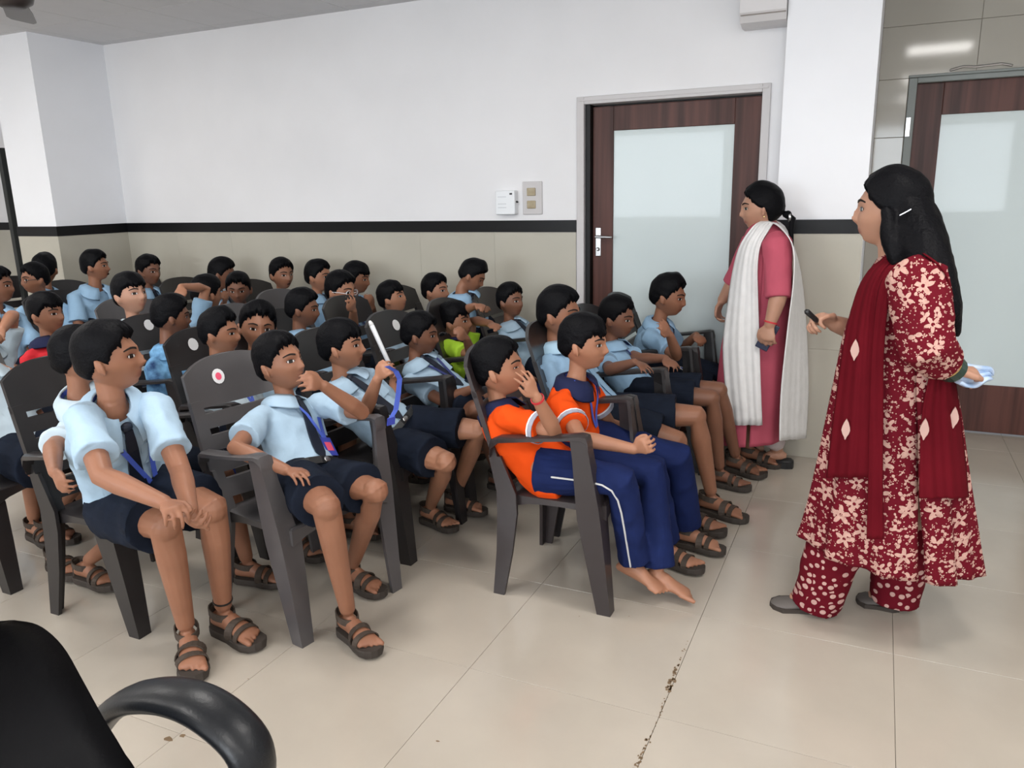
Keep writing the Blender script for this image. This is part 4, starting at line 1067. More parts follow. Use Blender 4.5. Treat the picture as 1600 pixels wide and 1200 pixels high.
def sheet(name, stations, m, parent, org, nu=28, nv=40, fold=.012, nf=5, th=.005, seed=0, flare=1.):
    """hanging cloth: stations of two edge points each; folds run along its length"""
    A = np.array([s_[0] for s_ in stations]); B = np.array([s_[1] for s_ in stations]); k = len(A)
    t = np.linspace(0, k - 1, nv)
    def cr(Pp, x):
        i = np.clip(np.floor(x).astype(int), 0, k - 2); f = (x - i)[:, None]
        p0 = Pp[np.clip(i - 1, 0, k - 1)]; p1 = Pp[i]; p2 = Pp[i + 1]; p3 = Pp[np.clip(i + 2, 0, k - 1)]
        return .5 * (2 * p1 + (p2 - p0) * f + (2 * p0 - 5 * p1 + 4 * p2 - p3) * f * f + (3 * p1 - p0 - 3 * p2 + p3) * f ** 3)
    a, b = cr(A, t), cr(B, t); rg = np.random.RandomState(seed); ph = rg.uniform(0, 6, 3)
    P = np.zeros((nv, nu + 1, 3))
    for i in range(nv):
        tan = nrm((a[min(i + 1, nv - 1)] + b[min(i + 1, nv - 1)]) - (a[max(i - 1, 0)] + b[max(i - 1, 0)])); wd = nrm(b[i] - a[i]); n_ = np.cross(tan, wd)
        for j in range(nu + 1):
            u = j / nu
            bow = 4 * u * (1 - u)
            f = fold * (math.sin(u * nf * 6.283 + ph[0] + .5 * math.sin(i * .12 + ph[1])) * .7 + .3 * math.sin(u * nf * 13 + ph[2] + i * .06)) + .012 * bow
            P[i, j] = a[i] * (1 - u) + b[i] * u + n_ * f
    g = Geo(); n = nu + 1
    g.add(P.reshape(-1, 3), [(i * n + j, i * n + j + 1, (i + 1) * n + j + 1, (i + 1) * n + j) for i in range(nv - 1) for j in range(nu)])
    o = obj(name, g, m, parent, org, True)
    md = o.modifiers.new('thickness', 'SOLIDIFY'); md.thickness = th; md.offset = 0
    return o
def skirt(name, levels, Y, hdr, m, parent, org, slit=None, fold=(0., .035), nf=11, n=96, side=-90, seed=0, dy=0, hem=None, yoff=None):
    """lofted garment from silhouette levels (py, xl, xr) standing in the vertical plane Y"""
    rows = []; Ls = []
    for lv_ in levels:
        py, xl, xr = lv_[:3]; pr_ = lv_[3] if len(lv_) > 3 else py
        p = PY(xl, py, Y); q = PY(xr, pr_, Y); Ls.append((p, q))
    k = len(Ls); nr = 48; G = []
    zs = np.linspace(0, k - 1, nr)
    for x in zs:
        i = min(int(x), k - 2); f = x - i
        p = Ls[i][0] * (1 - f) + Ls[i + 1][0] * f; q = Ls[i][1] * (1 - f) + Ls[i + 1][1] * f
        hr = hdr[i] * (1 - f) + hdr[i + 1] * f
        t = x / (k - 1); c = (p + q) / 2; hw = np.linalg.norm(q - p) / 2; hy = hr
        tilt = (q - p) / 2
        dl = 0
        if slit is not None and t > slit[0]: dl = slit[1] * min(1, (t - slit[0]) / .12)
        row = []
        am = fold[0] + (fold[1] - fold[0]) * t ** 1.3
        for j in range(n + 1):
            ph = R_(side) + dl + (2 * math.pi - 2 * dl) * j / n
            r = 1 + am * (math.sin(nf * ph + seed + 1.2 * math.sin(2 * ph + seed)) * .75 + .35 * math.sin(nf * 2.3 * ph + seed * 2)) * (1 if dl == 0 else 1)
            se = 2.2
            cx = math.copysign(abs(math.cos(ph)) ** (2 / se), math.cos(ph)); sx = math.copysign(abs(math.sin(ph)) ** (2 / se), math.sin(ph))
            row.append(c + tilt * cx * r + np.array([0, dy + hy * sx * r, 0]))
        G.append(row)
    g = Geo(); nn = n + 1
    g.add(np.array(G).reshape(-1, 3), [(i * nn + j + 1, i * nn + j, (i + 1) * nn + j, (i + 1) * nn + j + 1) for i in range(nr - 1) for j in range(n)])
    o = obj(name, g, m, parent, org, True)
    md = o.modifiers.new('thickness', 'SOLIDIFY'); md.thickness = .006; md.offset = -1
    return o
def drape(name, levels, Y, hdr, rows, m, parent, org, off=.016, nu=26, nv=44, fold=.010, nf=4, seed=0, th=.005, over=()):
    """cloth lying on a lofted garment: rows of (py, xa, xb) followed by free stations (pairs of points)"""
    ly = np.array([l[0] for l in levels], float); la = np.array([l[1] for l in levels], float); lb = np.array([l[2] for l in levels], float); lh = np.array(hdr)
    def on(px, py):
        a, b, h = np.interp(py, ly, la), np.interp(py, ly, lb), np.interp(py, ly, lh)
        k = max(-.995, min(.995, (px - (a + b) / 2) / ((b - a) / 2 + 4)))
        return PY(px, py, Y - (h * (1 - abs(k) ** 2.2) ** (1 / 2.2) + off))
    rws = [np.array([on(xa + (xb - xa) * j / nu, py) for j in range(nu + 1)]) for py, xa, xb in rows]
    for A, B in over: rws.append(np.array([A * (1 - j / nu) + B * j / nu for j in range(nu + 1)]))
    K = np.array(rws); k = len(K); P = np.zeros((nv, nu + 1, 3)); ph = seed * 1.7
    for i in range(nv):
        x = i / (nv - 1) * (k - 1); q = min(int(x), k - 2); f = x - q
        p0, p1, p2, p3 = K[max(q - 1, 0)], K[q], K[q + 1], K[min(q + 2, k - 1)]
        P[i] = .5 * (2 * p1 + (p2 - p0) * f + (2 * p0 - 5 * p1 + 4 * p2 - p3) * f * f + (3 * p1 - p0 - 3 * p2 + p3) * f ** 3)
    u = np.arange(nu + 1) / nu
    for i in range(nv):
        P[i, :, 1] -= fold * (.5 + .5 * np.sin(u * nf * 6.283 + ph + .6 * math.sin(i * .15 + ph))) + fold * .4 * np.sin(u * nf * 15 + i * .1)
    g = Geo(); n = nu + 1
    g.add(P.reshape(-1, 3), [(i * n + j, i * n + j + 1, (i + 1) * n + j + 1, (i + 1) * n + j) for i in range(nv - 1) for j in range(nu)])
    o = obj(name, g, m, parent, org, True)
    md = o.modifiers.new('thickness', 'SOLIDIFY'); md.thickness = th; md.offset = 0
    o['_on'] = 0; del o['_on']
    return o, on
def woman(label, Y, head, s, face, pitch, levels, hdr, arms, skin, hairm, roll=0, legs=(), vox=.006, nk=0):
    hc = PY(head[0], head[1], Y); M = headM(face, pitch, roll)
    fl = [PY((a + b) / 2, py, Y) for py, a, b in [l[:3] for l in levels]]
    org = np.array([fl[-1][0], Y, 0.])
    gb = Geo()
    gb.add(hc + (HEADP * s) @ M.T, HEADF)
    for sd in (1, -1):
        ec = hc + M @ np.array([-.006, sd * .078, -.012]) * s
        gb.ball(ec, (M @ np.array([.011, sd * .011, 0]) * s, M @ np.array([-.004, sd * .006, 0]) * s, M @ np.array([-.006, 0, .030]) * s), 10)
    nb = hc - M[:, 2] * .125 * s - M[:, 0] * .025 * s
    gb.tube([fl[1], nb, hc - M[:, 2] * .055 * s - M[:, 0] * .015 * s], [.06 * s, .050 * s, .048 * s], 14)
    # torso and hips inside the clothes
    pts, rr = [], []
    for i, (py, a, b) in enumerate([l[:3] for l in levels[:-2]]):
        hw = np.linalg.norm(PY(a, py, Y) - PY(b, py, Y)) / 2
        pts.append(fl[i]); rr.append((max(.03, min(hw - .03, .15)), max(.03, min(hdr[i] - .03, .17))))
    gb.tube(pts, rr, 18, lat=np.array([1., 0, 0]))
    res = {}
    for sd, sp in arms.items():
        S, E_, W_ = sp['s'], sp['e'], sp['w']
        gb.tube([S, S * .5 + E_ * .5, E_, E_ * .7 + W_ * .3, W_], [.052 * s, .048 * s, .040 * s, .039 * s, .026 * s], 14)
        hand_geo(gb, W_, sp['h'] - W_, np.asarray(sp.get('pn', (0, 0, -1.)), float), s * 1.0, sd, sp.get('c', .4), sp.get('sp', .1), sp.get('t', .5))
    for J, K_, A_, fd in legs:
        gb.tube([J, J * .5 + K_ * .5, K_, K_ * .65 + A_ * .35, A_], [.062, .060, .052, .048, .036], 14)
        f = hd(fd); gb.tube([A_ + f * -.03 + np.array([0, 0, -.04]), A_ + np.array([0, 0, -.035]), A_ + f * .05 + np.array([0, 0, -.05])], [.03, .034, .026], 12)
    def tint(p):
        q = ((p - hc) @ M) / s
        return np.clip(np.exp(-((q[:, 1]) / .020) ** 4 - ((q[:, 2] + .062) / .0085) ** 4) * (q[:, 0] > .05), 0, 1)
    body = grow('person', gb, SKINS[skin], None, org, vox, 2, 0, tint=tint)
    tag(body, label, 'person', 'standing teachers')
    hg = Geo(); hair_geo(hg, hc, M, s, 5, 'woman'); hair = obj('hair', hg, hairm, body, org, True)
    eye_parts(body, org, hc, M, s, 0)
    return dict(body=body, org=org, hc=hc, M=M, hair=hair)
def sleeve(name, pts, rad, m, body, org, seed):
    g = Geo(); g.tube(pts, rad, 18, caps=False); return grow(name, g, m, body, org, .008, 3, .005, 45, seed=seed)
def shoe(body, org, heel, toe, m, w_=.042, h=.07, sole=None, wedge=0):
    f = nrm((toe - heel) * np.array([1, 1, 0])); l = np.array([-f[1], f[0], 0]); Ln = np.linalg.norm(toe - heel); b = heel * np.array([1, 1, 0])
    g = Geo(); rings = []
    for t, ww, hh in ((0, .5, .75), (.05, .8, .95), (.2, .92, 1), (.4, .85, .78), (.55, .95, .62), (.75, 1.05, .5), (.9, .85, .42), (1., .35, .3)):
        c = b + f * Ln * t; W = w_ * ww; Hh = h * hh
        rings.append([c + l * W * math.cos(a) + np.array([0, 0, max(.012, Hh * .5 + Hh * .5 * math.sin(a))]) for a in np.linspace(0, 6.283, 15)[:-1]])
    g.loft(rings); o = obj('shoe', g, m, body, org, True)
    g = Geo(); g.loft([[b + f * Ln * t + l * q * w_ * 1.1 * ww + np.array([0, 0, z]) for t, q, ww in ((-.02, 0, 1), (.0, .7, 1), (.15, 1, 1), (.5, .95, 1), (.8, 1.08, 1), (.97, .6, 1), (1.02, 0, 1), (.97, -.6, 1), (.8, -1.08, 1), (.5, -.95, 1), (.15, -1, 1), (0, -.7, 1))] for z in (.0, .016 + wedge)])
    obj('shoe_sole', g, sole or SOLE, o, org)
    return o

# ---------------------------------------------------------------- woman in pink
YW = 4.36
lv = [(345, 1182, 1212), (358, 1168, 1226), (385, 1156, 1236), (430, 1148, 1238), (480, 1140, 1236), (540, 1128, 1232), (600, 1121, 1229), (650, 1117, 1226), (684, 1115, 1224)]
hdr = [.05, .13, .17, .165, .15, .175, .18, .18, .18]
armsP = {1: dict(s=PY(1214, 378, 4.20), e=PY(1218, 458, 4.12), w=PY(1203, 507, 4.10), h=PY(1196, 545, 4.08), c=.5, pn=(.2, .9, 0), t=.6),
         -1: dict(s=PY(1180, 378, 4.52), e=PY(1148, 440, 4.56), w=PY(1128, 470, 4.56), h=PY(1116, 500, 4.55), c=.5, pn=(.9, -.2, 0))}
fp = PZ(1218, 728, 0); fp2 = PZ(1178, 716, 0)
an1 = fp + np.array([-.02, 0, .10]); an2 = fp2 + np.array([0, 0, .10])
legsP = [(PY(1190, 545, 4.30), PY(1200, 655, 4.29), an1, 190), (PY(1180, 545, 4.44), PY(1178, 655, 4.47), an2, 190)]
WP = woman('person in pink kurta and white scarf standing by the glass door, phone in hand', YW, (1191, 324), 1.09, 190, -4, lv, hdr, armsP, 3, HAIR, legs=legsP)
b_, o_ = WP['body'], WP['org']
skirt('kurta', lv, YW, hdr, PINK, b_, o_, slit=(.60, .045), fold=(.004, .03), nf=7, side=-84, seed=1)
for sd in (1, -1):
    A = armsP[sd]; sleeve('sleeve', [A['s'] + (WP['hc'] - A['s']) * .12, A['s'], A['s'] * .5 + A['e'] * .5, A['e'] * .85 + A['w'] * .15], [.055, .078, .070, .064], PINK, b_, o_, 3 + sd)
g = Geo()
for J, K_, A_, fd in legsP: g.tube([J, K_, A_ + (K_ - A_) * .25, A_ + np.array([0, 0, .03])], [.068, .060, .054, .050], 16, caps=False)
grow('leggings', g, LEGG, b_, o_, .009, 3, .004, 60, seed=9)
drape('dupatta', lv, YW, hdr, [(664, 1140, 1191), (610, 1134, 1189), (540, 1130, 1187), (470, 1138, 1185), (420, 1146, 1184), (385, 1156, 1188), (362, 1170, 1200), (348, 1184, 1212)], DUP_W, b_, o_, off=.02, fold=.009, nf=2, seed=2,
    over=[(PY(1208, 344, 4.42), PY(1226, 362, 4.14)), (PY(1230, 360, 4.46), PY(1240, 388, 4.10)), (PY(1250, 420, 4.48), PY(1240, 440, 4.08)), (PY(1259, 500, 4.46), PY(1232, 505, 4.09)), (PY(1263, 590, 4.44), PY(1222, 595, 4.11)), (PY(1262, 640, 4.44), PY(1219, 645, 4.11)), (PY(1259, 685, 4.44), PY(1218, 688, 4.11))])
M = WP['M']; hc = WP['hc']; s_ = 1.09
g = Geo(); p0 = hc + M @ np.array([-.105, 0, -.04]) * s_
g.ball(p0 + M @ np.array([-.012, 0, -.005]), (M[:, 0] * .020, M[:, 1] * .022, M[:, 2] * .022), 12)
g.tube([p0, p0 + M @ np.array([-.035, 0, -.03]), p0 + np.array([.035, -.03, -.09]), p0 + np.array([.05, -.05, -.16])], [.018, .018, .014, .006], 12); obj('ponytail', g, HAIR, WP['hair'], o_, True)
g = Geo(); g.band(p0 + M @ np.array([-.02, 0, -.018]), M[:, 1] * .020, M[:, 2] * .020, M[:, 0] * .005, .005); obj('hair_band', g, METAL, WP['hair'], o_)
e0 = hc + M @ np.array([-.004, .086, -.042]) * s_
g = Geo(); g.ball(e0, (M[:, 0] * .005, M[:, 1] * .004, M[:, 2] * .006), 8); obj('earring', g, GOLD, b_, o_, True)
A = armsP[1]; dv = nrm(A['w'] - A['e']); u1 = nrm(np.cross(dv, np.array([0, 1., 0]))); u2 = np.cross(dv, u1)
g = Geo(); g.band(A['w'] - dv * .012, u1 * .030, u2 * .030, dv * .004, .004); obj('bracelet', g, REDTH, b_, o_)
shoe(b_, o_, fp + np.array([.07, 0, 0]), fp + np.array([-.16, -.01, 0]), SHOEB, .042, .055, SHOEB, .02)
shoe(b_, o_, fp2 + np.array([.07, 0, 0]), fp2 + np.array([-.16, 0, 0]), SHOEB, .042, .055, SHOEB, .02)
# the phone she holds
pc = PY(1199, 526, 4.125); dvh = nrm(PY(1186, 548, 4.05) - PY(1211, 502, 4.05)); sidev = nrm(np.cross(dvh, np.array([0, 1., 0]))); nv_ = np.cross(sidev, dvh)
g = Geo(); g.box((-.033, -.072, -.0045), (.033, .072, .0045), .004); V = np.array(g.v); g.v = [tuple(p) for p in (pc + V[:, :1] * sidev + V[:, 1:2] * dvh + V[:, 2:] * nv_)]
t = obj('phone', g, PHONE, None, pc); tag(t, 'dark blue phone held in the hand of the person in pink', 'phone')
g = Geo(); g.box((-.022, -.068, .0046), (-.004, -.046, .0062)); V = np.array(g.v); g.v = [tuple(p) for p in (pc + V[:, :1] * sidev + V[:, 1:2] * dvh - V[:, 2:] * nv_)]; obj('camera_module', g, BLACKP, t, pc)

# ---------------------------------------------------------------- woman in maroon
YM = 2.85
lv = [(388, 1386, 1440), (402, 1372, 1458), (425, 1356, 1474), (470, 1334, 1480), (530, 1316, 1484), (590, 1304, 1490), (650, 1292, 1500), (720, 1278, 1508), (775, 1266, 1518, 795), (804, 1259, 1524, 846), (824, 1253, 1529, 884)]
hdr = [.05, .11, .17, .19, .17, .185, .20, .22, .24, .25, .25]
armsM = {1: dict(s=PY(1432, 430, 2.66), e=PY(1448, 545, 2.58), w=PY(1492, 580, 2.70), h=PY(1515, 572, 2.78), c=.6, pn=(0, .5, -.8), t=.6),
         -1: dict(s=PY(1392, 432, 3.02), e=PY(1368, 528, 3.10), w=PY(1303, 505, 2.98), h=PY(1262, 493, 2.92), c=.75, pn=(0, -.6, -.6), t=.8)}
h1, t1 = PZ(1285, 952, 0), PZ(1204, 946, 0); h2, t2 = PZ(1405, 950, 0), PZ(1338, 938, 0)
a1 = h1 * .75 + t1 * .25 + np.array([0, 0, .085]); a2 = h2 * .75 + t2 * .25 + np.array([0, 0, .085])
legsM = [(PY(1380, 690, 2.75), PY(1335, 810, 2.78), a1, 182), (PY(1410, 690, 2.98), PY(1425, 810, 2.97), a2, 182)]
WM = woman('person in maroon floral kurta with long black hair walking past the children', YM, (1394, 328), 1.12, 168, 2, lv, hdr, armsM, 3, HAIR, legs=legsM)
b_, o_ = WM['body'], WM['org']
ku = skirt('kurta', lv, YM, hdr, KURTA_R, b_, o_, slit=(.72, .03), fold=(.004, .075), nf=9, side=-70, seed=3)
g = Geo()
for (J, K_, A_, fd), (h_, t_) in zip(legsM, ((h1, t1), (h2, t2))):
    g.tube([J, K_, A_ * .5 + K_ * .5, A_ + np.array([.02, 0, -.06])], [.11, .105, .098, .088], 18, caps=False)
grow('trousers', g, PANTS_R, b_, o_, .009, 3, .007, 34, seed=19)
for sd in (1, -1):
    A = armsM[sd]; sleeve('sleeve', [A['s'] + (WM['hc'] - A['s']) * .12, A['s'], A['s'] * .5 + A['e'] * .5, A['e'], A['e'] * .45 + A['w'] * .55] if sd == 1 else [A['s'], A['s'] * .5 + A['e'] * .5, A['e'], A['e'] * .6 + A['w'] * .4], [.06, .092, .088, .080, .066] if sd == 1 else [.085, .08, .072, .060], KURTA_R, b_, o_, 13 + sd)
dp, onm = drape('dupatta', lv, YM, hdr, [(746, 1292, 1367), (690, 1298, 1370), (610, 1308, 1372), (530, 1320, 1373), (460, 1338, 1376), (425, 1356, 1390), (404, 1378, 1412), (394, 1396, 1430)], DUP_R, b_, o_, off=.022, fold=.007, nf=2, seed=5,
    over=[(PY(1418, 382, 2.88), PY(1446, 398, 2.62)), (PY(1455, 392, 2.92), PY(1476, 425, 2.60)), (PY(1484, 432, 2.92), PY(1490, 470, 2.62))])
drape('dupatta', lv, YM, hdr, [(842, 1354, 1380), (740, 1357, 1379), (640, 1359, 1380), (540, 1363, 1382), (450, 1374, 1392), (410, 1398, 1412)], DUP_R, b_, o_, off=.034, nu=8, fold=.004, nf=2, seed=6)
_, onb = drape('dupatta', lv, YM, hdr, [(778, 1436, 1513), (720, 1437, 1508), (650, 1440, 1500), (590, 1452, 1492), (530, 1468, 1488), (470, 1474, 1486)], DUP_R, b_, o_, off=.024, fold=.008, nf=2, seed=7)
def motif(px, py, w_, h):
    g = Geo(); c = onm(px, py) + np.array([0, -.020, 0]); n = 12
    pr = [(0, 1.0), (.55, .62), (.9, .2), (1., -.1), (.75, -.45), (.35, -.7), (.12, -.95), (-.05, -1.), (-.30, -.72), (-.7, -.45), (-1, -.1), (-.88, .2), (-.5, .62)]
    a = [c + np.array([x * w_, 0, z * h]) for x, z in pr]; g.loft([[q + np.array([0, -.003, 0]) for q in a], [q + np.array([0, .006, 0]) for q in a]]); obj('motif', g, MOTIF, dp, o_)
for px, py in ((1336, 545), (1322, 668), (1444, 668), (1490, 650)): motif(px, py, .013, .035)
# long hair
M = WM['M']; hc = WM['hc']
g = Geo()
g.tube([PY(1410, 312, 2.85), PY(1424, 350, 2.82), PY(1440, 395, 2.74), PY(1462, 440, 2.68), PY(1482, 482, 2.66), PY(1495, 522, 2.68)], [(.07, .085), (.086, .10), (.082, .10), (.062, .085), (.040, .06), (.014, .02)], 20, lat=np.array([1., 0, 0]))
g.tube([PY(1384, 330, 2.74), PY(1388, 370, 2.72), PY(1396, 405, 2.70), PY(1402, 425, 2.69)], [(.02, .02), (.026, .03), (.02, .03), (.008, .01)], 12, lat=np.array([1., 0, 0]))
grow('long_hair', g, HAIR, b_, o_, .009, 4, .004, 90, seed=31)
g = Geo(); cpt = PY(1414, 332, 2.715); g.ribbon([cpt + np.array([-.014, 0, -.008]), cpt, cpt + np.array([.016, 0, .010])], [np.array([0, 0, .0016])] * 3, [np.array([0, -1., 0])] * 3, .005); obj('hair_clip', g, METAL, b_, o_)
e0 = hc + M @ np.array([-.004, .086, -.045]) * 1.12
g = Geo(); g.ball(e0, (M[:, 0] * .005, M[:, 1] * .004, M[:, 2] * .006), 8); g.ball(e0 + np.array([0, 0, -.018]), (M[:, 0] * .008, M[:, 1] * .008, M[:, 2] * .009), 10); g.tube([e0, e0 + np.array([0, 0, -.012])], [.0015, .0015], 6); obj('earring', g, PEARL, b_, o_, True)
A = armsM[1]; dv = nrm(A['w'] - A['e']); u1 = nrm(np.cross(dv, np.array([0, 1., .3]))); u2 = np.cross(dv, u1)
g = Geo(); g.band(A['w'] - dv * .028, u1 * .038, u2 * .036, dv * .016, .006); obj('bangle', g, mat('bangle_green', (.015, .04, .03), .25), b_, o_)
g = Geo(); g.band(A['w'] - dv * .05, u1 * .040, u2 * .038, dv * .004, .004); obj('bangle', g, GOLD, b_, o_)
for h_, t_ in ((h1, t1), (h2, t2)): shoe(b_, o_, h_, t_, SHOEG, .045, .062)
# small dark marker in her right hand and the folded cloth in her left
pc = PY(1262, 488, 2.86); g = Geo(); g.tube([PY(1272, 497, 2.88), PY(1261, 487, 2.86)], [.009, .010], 12); t = obj('marker', g, BLACKP, None, pc, True); tag(t, 'small black marker in the raised hand of the person in maroon', 'marker')
g = Geo(); g.tube([PY(1272, 497, 2.88), PY(1276, 501, 2.89)], [.0095, .009], 12); obj('marker_cap', g, BLACKP, t, pc, True)
CLB = mat('cloth_white_blue', (.72, .78, .86), .8, .2, col2=(.25, .42, .70), scale=14)
pc = PY(1520, 582, 2.80)
t = sheet('folded_cloth', [(PY(1500, 568, 2.74), PY(1498, 600, 2.70)), (PY(1515, 572, 2.76), PY(1510, 606, 2.72)), (PY(1532, 574, 2.80), PY(1524, 604, 2.76)), (PY(1548, 576, 2.84), PY(1540, 594, 2.80)), (PY(1552, 584, 2.86), PY(1546, 592, 2.84))], CLB, None, pc, nu=14, nv=18, fold=.010, nf=2, th=.012, seed=8)
tag(t, 'crumpled white and blue cloth held behind the back of the person in maroon', 'cloth')

# ================================================================== things the children hold, and glasses
lk = K4['wrists'][1][0]
p = [PY(622, 588, 2.50), PY(621, 615, 2.50), PY(618, 640, 2.50), PY(612, 650, 2.50)]
p = [PX(x, y, -1.62) for x, y in ((604, 572), (618, 580), (624, 592), (622, 615), (618, 640), (611, 652))]
g = Geo(); g.ribbon(p, [np.array([.004, .010, 0])] * 6, [nrm(np.array([.9, -.4, 0]))] * 6, .004)
t = obj('lanyard', g, LANY, None, p[0]); tag(t, 'blue lanyard ribbon dangling from the hands of the child with a fringe', 'lanyard')
g = Geo(); g.ribbon([p[-1], p[-1] + np.array([-.005, 0, -.03])], [np.array([.006, .016, 0])] * 2, [nrm(np.array([.9, -.4, 0]))] * 2, .005); obj('buckle', g, CARDB, t, p[0])
# white rounded bar slanting between the second row seats
q0, q1 = PX(581, 509, -1.98), PX(607, 566, -1.93)
g = Geo(); g.tube([q0, q1], [.011, .010], 12); t = obj('white_tube', g, WHITE, None, q0, True); tag(t, 'white rounded stick slanting behind the hands of the child with a fringe', 'stick')
g = Geo(); g.tube([q0 + (q0 - q1) * .04, q0 + (q0 - q1) * .10], [.0115, .008], 12); obj('end_cap', g, STK, t, q0, True)
def glasses(K, label, m):
    hc, M, s = K['hc'], K['M'], K['s']; t = empty('glasses', hc); tag(t, label, 'glasses')
    for sd in (1, -1):
        c = hc + M @ np.array([surf_at(sd * .031, 0) + .012, sd * .032, -.002]) * s
        g = Geo(); g.band(c, M[:, 1] * .021 * s, M[:, 2] * .015 * s, M[:, 0] * .0016, .0025, 16); obj('rim', g, m, t, hc)
        g = Geo(); g.tube([c + M[:, 1] * sd * .021 * s, hc + M @ np.array([.045, sd * .078, .004]) * s, hc + M @ np.array([-.005, sd * .083, .002]) * s], [.0018] * 3, 6); obj('temple', g, m, t, hc)
    g = Geo(); c = hc + M @ np.array([surf_at(0, 0) + .008, 0, .002]) * s; g.tube([c - M[:, 1] * .011 * s, c + M[:, 0] * .002, c + M[:, 1] * .011 * s], [.0016] * 3, 6); obj('bridge', g, m, t, hc)
glasses(K26, 'thin dark glasses on the child facing left', BLACKP)
glasses(K12, 'pale framed glasses on the child raising a hand to the face', WHITE)
# white id card on the lap of the child by the glass door
pc = PX(1068, 577, -.92); g = Geo(); n = 16
g.loft([[pc + np.array([.030 * math.cos(6.283 * k / n), .030 * math.sin(6.283 * k / n) * .8, z + .012 * math.cos(6.283 * k / n) * -1]) for k in range(n)] for z in (0, .003)])
t = obj('badge', g, STK, None, pc); tag(t, 'round white badge on the lap of the child beside the glass door', 'badge')
g = Geo(); g.loft([[pc + np.array([.016 * math.cos(6.283 * k / n), .013 * math.sin(6.283 * k / n), z + .006 * math.cos(6.283 * k / n) * -1]) for k in range(n)] for z in (.003, .005)]); obj('badge_print', g, LANY, t, pc)
# red thread bracelet of the child covering the face, black ankle thread
W_, hdv, E_, S_ = O1['wrists'][-1]; dv = nrm(W_ - E_); u1 = nrm(np.cross(dv, np.array([.3, 1., 0]))); u2 = np.cross(dv, u1)
g = Geo(); g.band(W_ - dv * .012, u1 * .0215, u2 * .0215, dv * .004, .003); obj('bracelet', g, REDTH, O1['body'], O1['org'])
J, K_, A_ = K1['feet'][(1, 'j')]; dv = nrm(K_ - A_); u1 = nrm(np.cross(dv, np.array([.3, 1., 0]))); u2 = np.cross(dv, u1)
g = Geo(); g.band(A_ + dv * .05, u1 * .0315, u2 * .0315, dv * .003, .003); obj('ankle_thread', g, BLACKP, K1['body'], K1['org'])

# ================================================================== black office armchair in the foreground
LEA = mat('leather_black', (.005, .005, .006), .5, .12, bump=.08, bscale=160); ARMB = mat('arm_black', (.007, .008, .010), .36, .35, bump=.06, bscale=200)
oc = empty('office_chair', (-1.15, .60, 0)); tag(oc, 'black office armchair with a curved arm in the bottom left corner', 'chair'); oo = (-1.15, .60, 0)
cyc = .44
ed = [np.array([-1.27, .46, .955])] + [PY(x, y, Y_) for x, y, Y_ in ((-20, 972, .54), (30, 970, .60), (66, 980, .645), (100, 1012, .68), (130, 1064, .70), (162, 1122, .705), (192, 1172, .70), (216, 1225, .69))] + [np.array([-1.0, .66, .50])]
def slab(fr, th, nn=10):
    rows = []
    for k, e in enumerate(fr):
        m_ = np.array([e[0], 2 * cyc - e[1], e[2]]); r = []
        for j in range(nn + 1):
            u = j / nn; q = m_ * (1 - u) + e * u; q = q + np.array([-.035 * 4 * u * (1 - u), 0, 0]); r.append(q)
        nb_ = np.array([-th, 0, -th * .35])
        rows.append(r + [q + nb_ * (1 if 0 < j < nn else .6) for j, q in list(enumerate(r))[::-1]])
    g = Geo(); g.loft(rows); return g
Pk = np.array(ed); kk = len(Pk); ed2 = []
for x in np.linspace(0, kk - 1, 40):
    q = min(int(x), kk - 2); f_ = x - q; p0, p1, p2, p3 = Pk[max(q - 1, 0)], Pk[q], Pk[q + 1], Pk[min(q + 2, kk - 1)]
    ed2.append(.5 * (2 * p1 + (p2 - p0) * f_ + (2 * p0 - 5 * p1 + 4 * p2 - p3) * f_ * f_ + (3 * p1 - p0 - 3 * p2 + p3) * f_ ** 3))
obj('backrest', slab(ed2, .07), LEA, oc, oo, True)
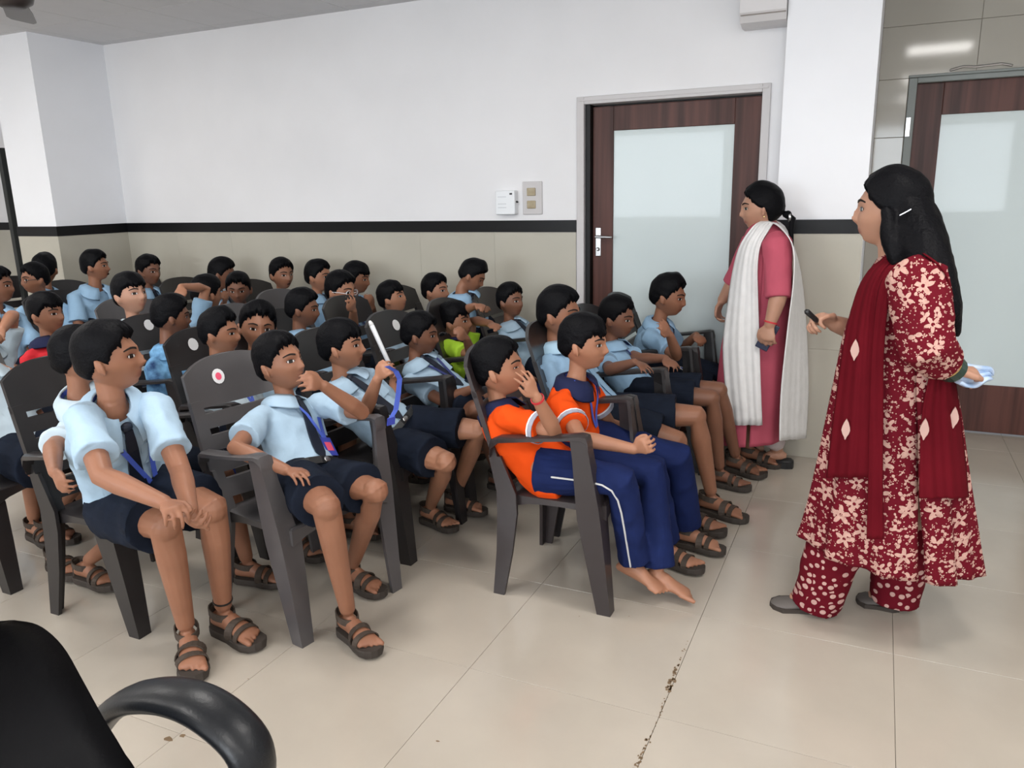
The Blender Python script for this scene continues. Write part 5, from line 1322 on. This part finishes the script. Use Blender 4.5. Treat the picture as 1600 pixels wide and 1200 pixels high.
g = Geo(); g.box((-1.02, .20, .44), (-.56, .68, .52), .03); obj('seat', g, LEA, oc, oo)
for sgn in (1, -1):
    g = Geo()
    pth = [PY(x, y, .775) for x, y in ((140, 1172), (160, 1126), (200, 1094), (250, 1086), (300, 1096), (345, 1122), (383, 1160), (398, 1200), (400, 1260))]
    pth = [np.array([-1.14, .74, .50])] + pth + [np.array([-.80, .74, .44])]
    if sgn < 0: pth = [np.array([p[0], 2 * cyc - p[1], p[2]]) for p in pth]
    pth2, rd2 = [], []
    RD = np.array([(.034, .020), (.036, .020), (.038, .020), (.042, .021), (.043, .022), (.043, .022), (.043, .022), (.042, .022), (.042, .024), (.036, .022), (.030, .02)]); Pk = np.array(pth); kk = len(Pk)
    for x in np.linspace(0, kk - 1, 48):
        q = min(int(x), kk - 2); f_ = x - q; p0, p1, p2, p3 = Pk[max(q - 1, 0)], Pk[q], Pk[q + 1], Pk[min(q + 2, kk - 1)]
        pth2.append(.5 * (2 * p1 + (p2 - p0) * f_ + (2 * p0 - 5 * p1 + 4 * p2 - p3) * f_ * f_ + (3 * p1 - p0 - 3 * p2 + p3) * f_ ** 3)); rd2.append(tuple(RD[q] * (1 - f_) + RD[q + 1] * f_))
    g.tube(pth2, rd2, 18, lat=np.array([0, 1., 0]))
    obj('armrest', g, ARMB, oc, oo, True)
g = Geo(); g.tube([(-.80, .44, .12), (-.80, .44, .44)], [.03, .025], 14); obj('column', g, METAL, oc, oo, True)
for k in range(5):
    a = R_(72 * k + 10); d = np.array([math.cos(a), math.sin(a), 0]); c = np.array([-.80, .44, 0])
    g = Geo(); g.tube([c + np.array([0, 0, .12]), c + d * .27 + np.array([0, 0, .075])], [.028, .018], 10); lg = obj('base_leg', g, BLACKP, oc, oo, True)
    g = Geo(); l = np.array([-d[1], d[0], 0]); g.tube([c + d * .27 - l * .02 + np.array([0, 0, .03]), c + d * .27 + l * .02 + np.array([0, 0, .03])], [.03, .03], 14, caps=False); obj('caster', g, BLACKP, lg, oo, True)
grow_all()
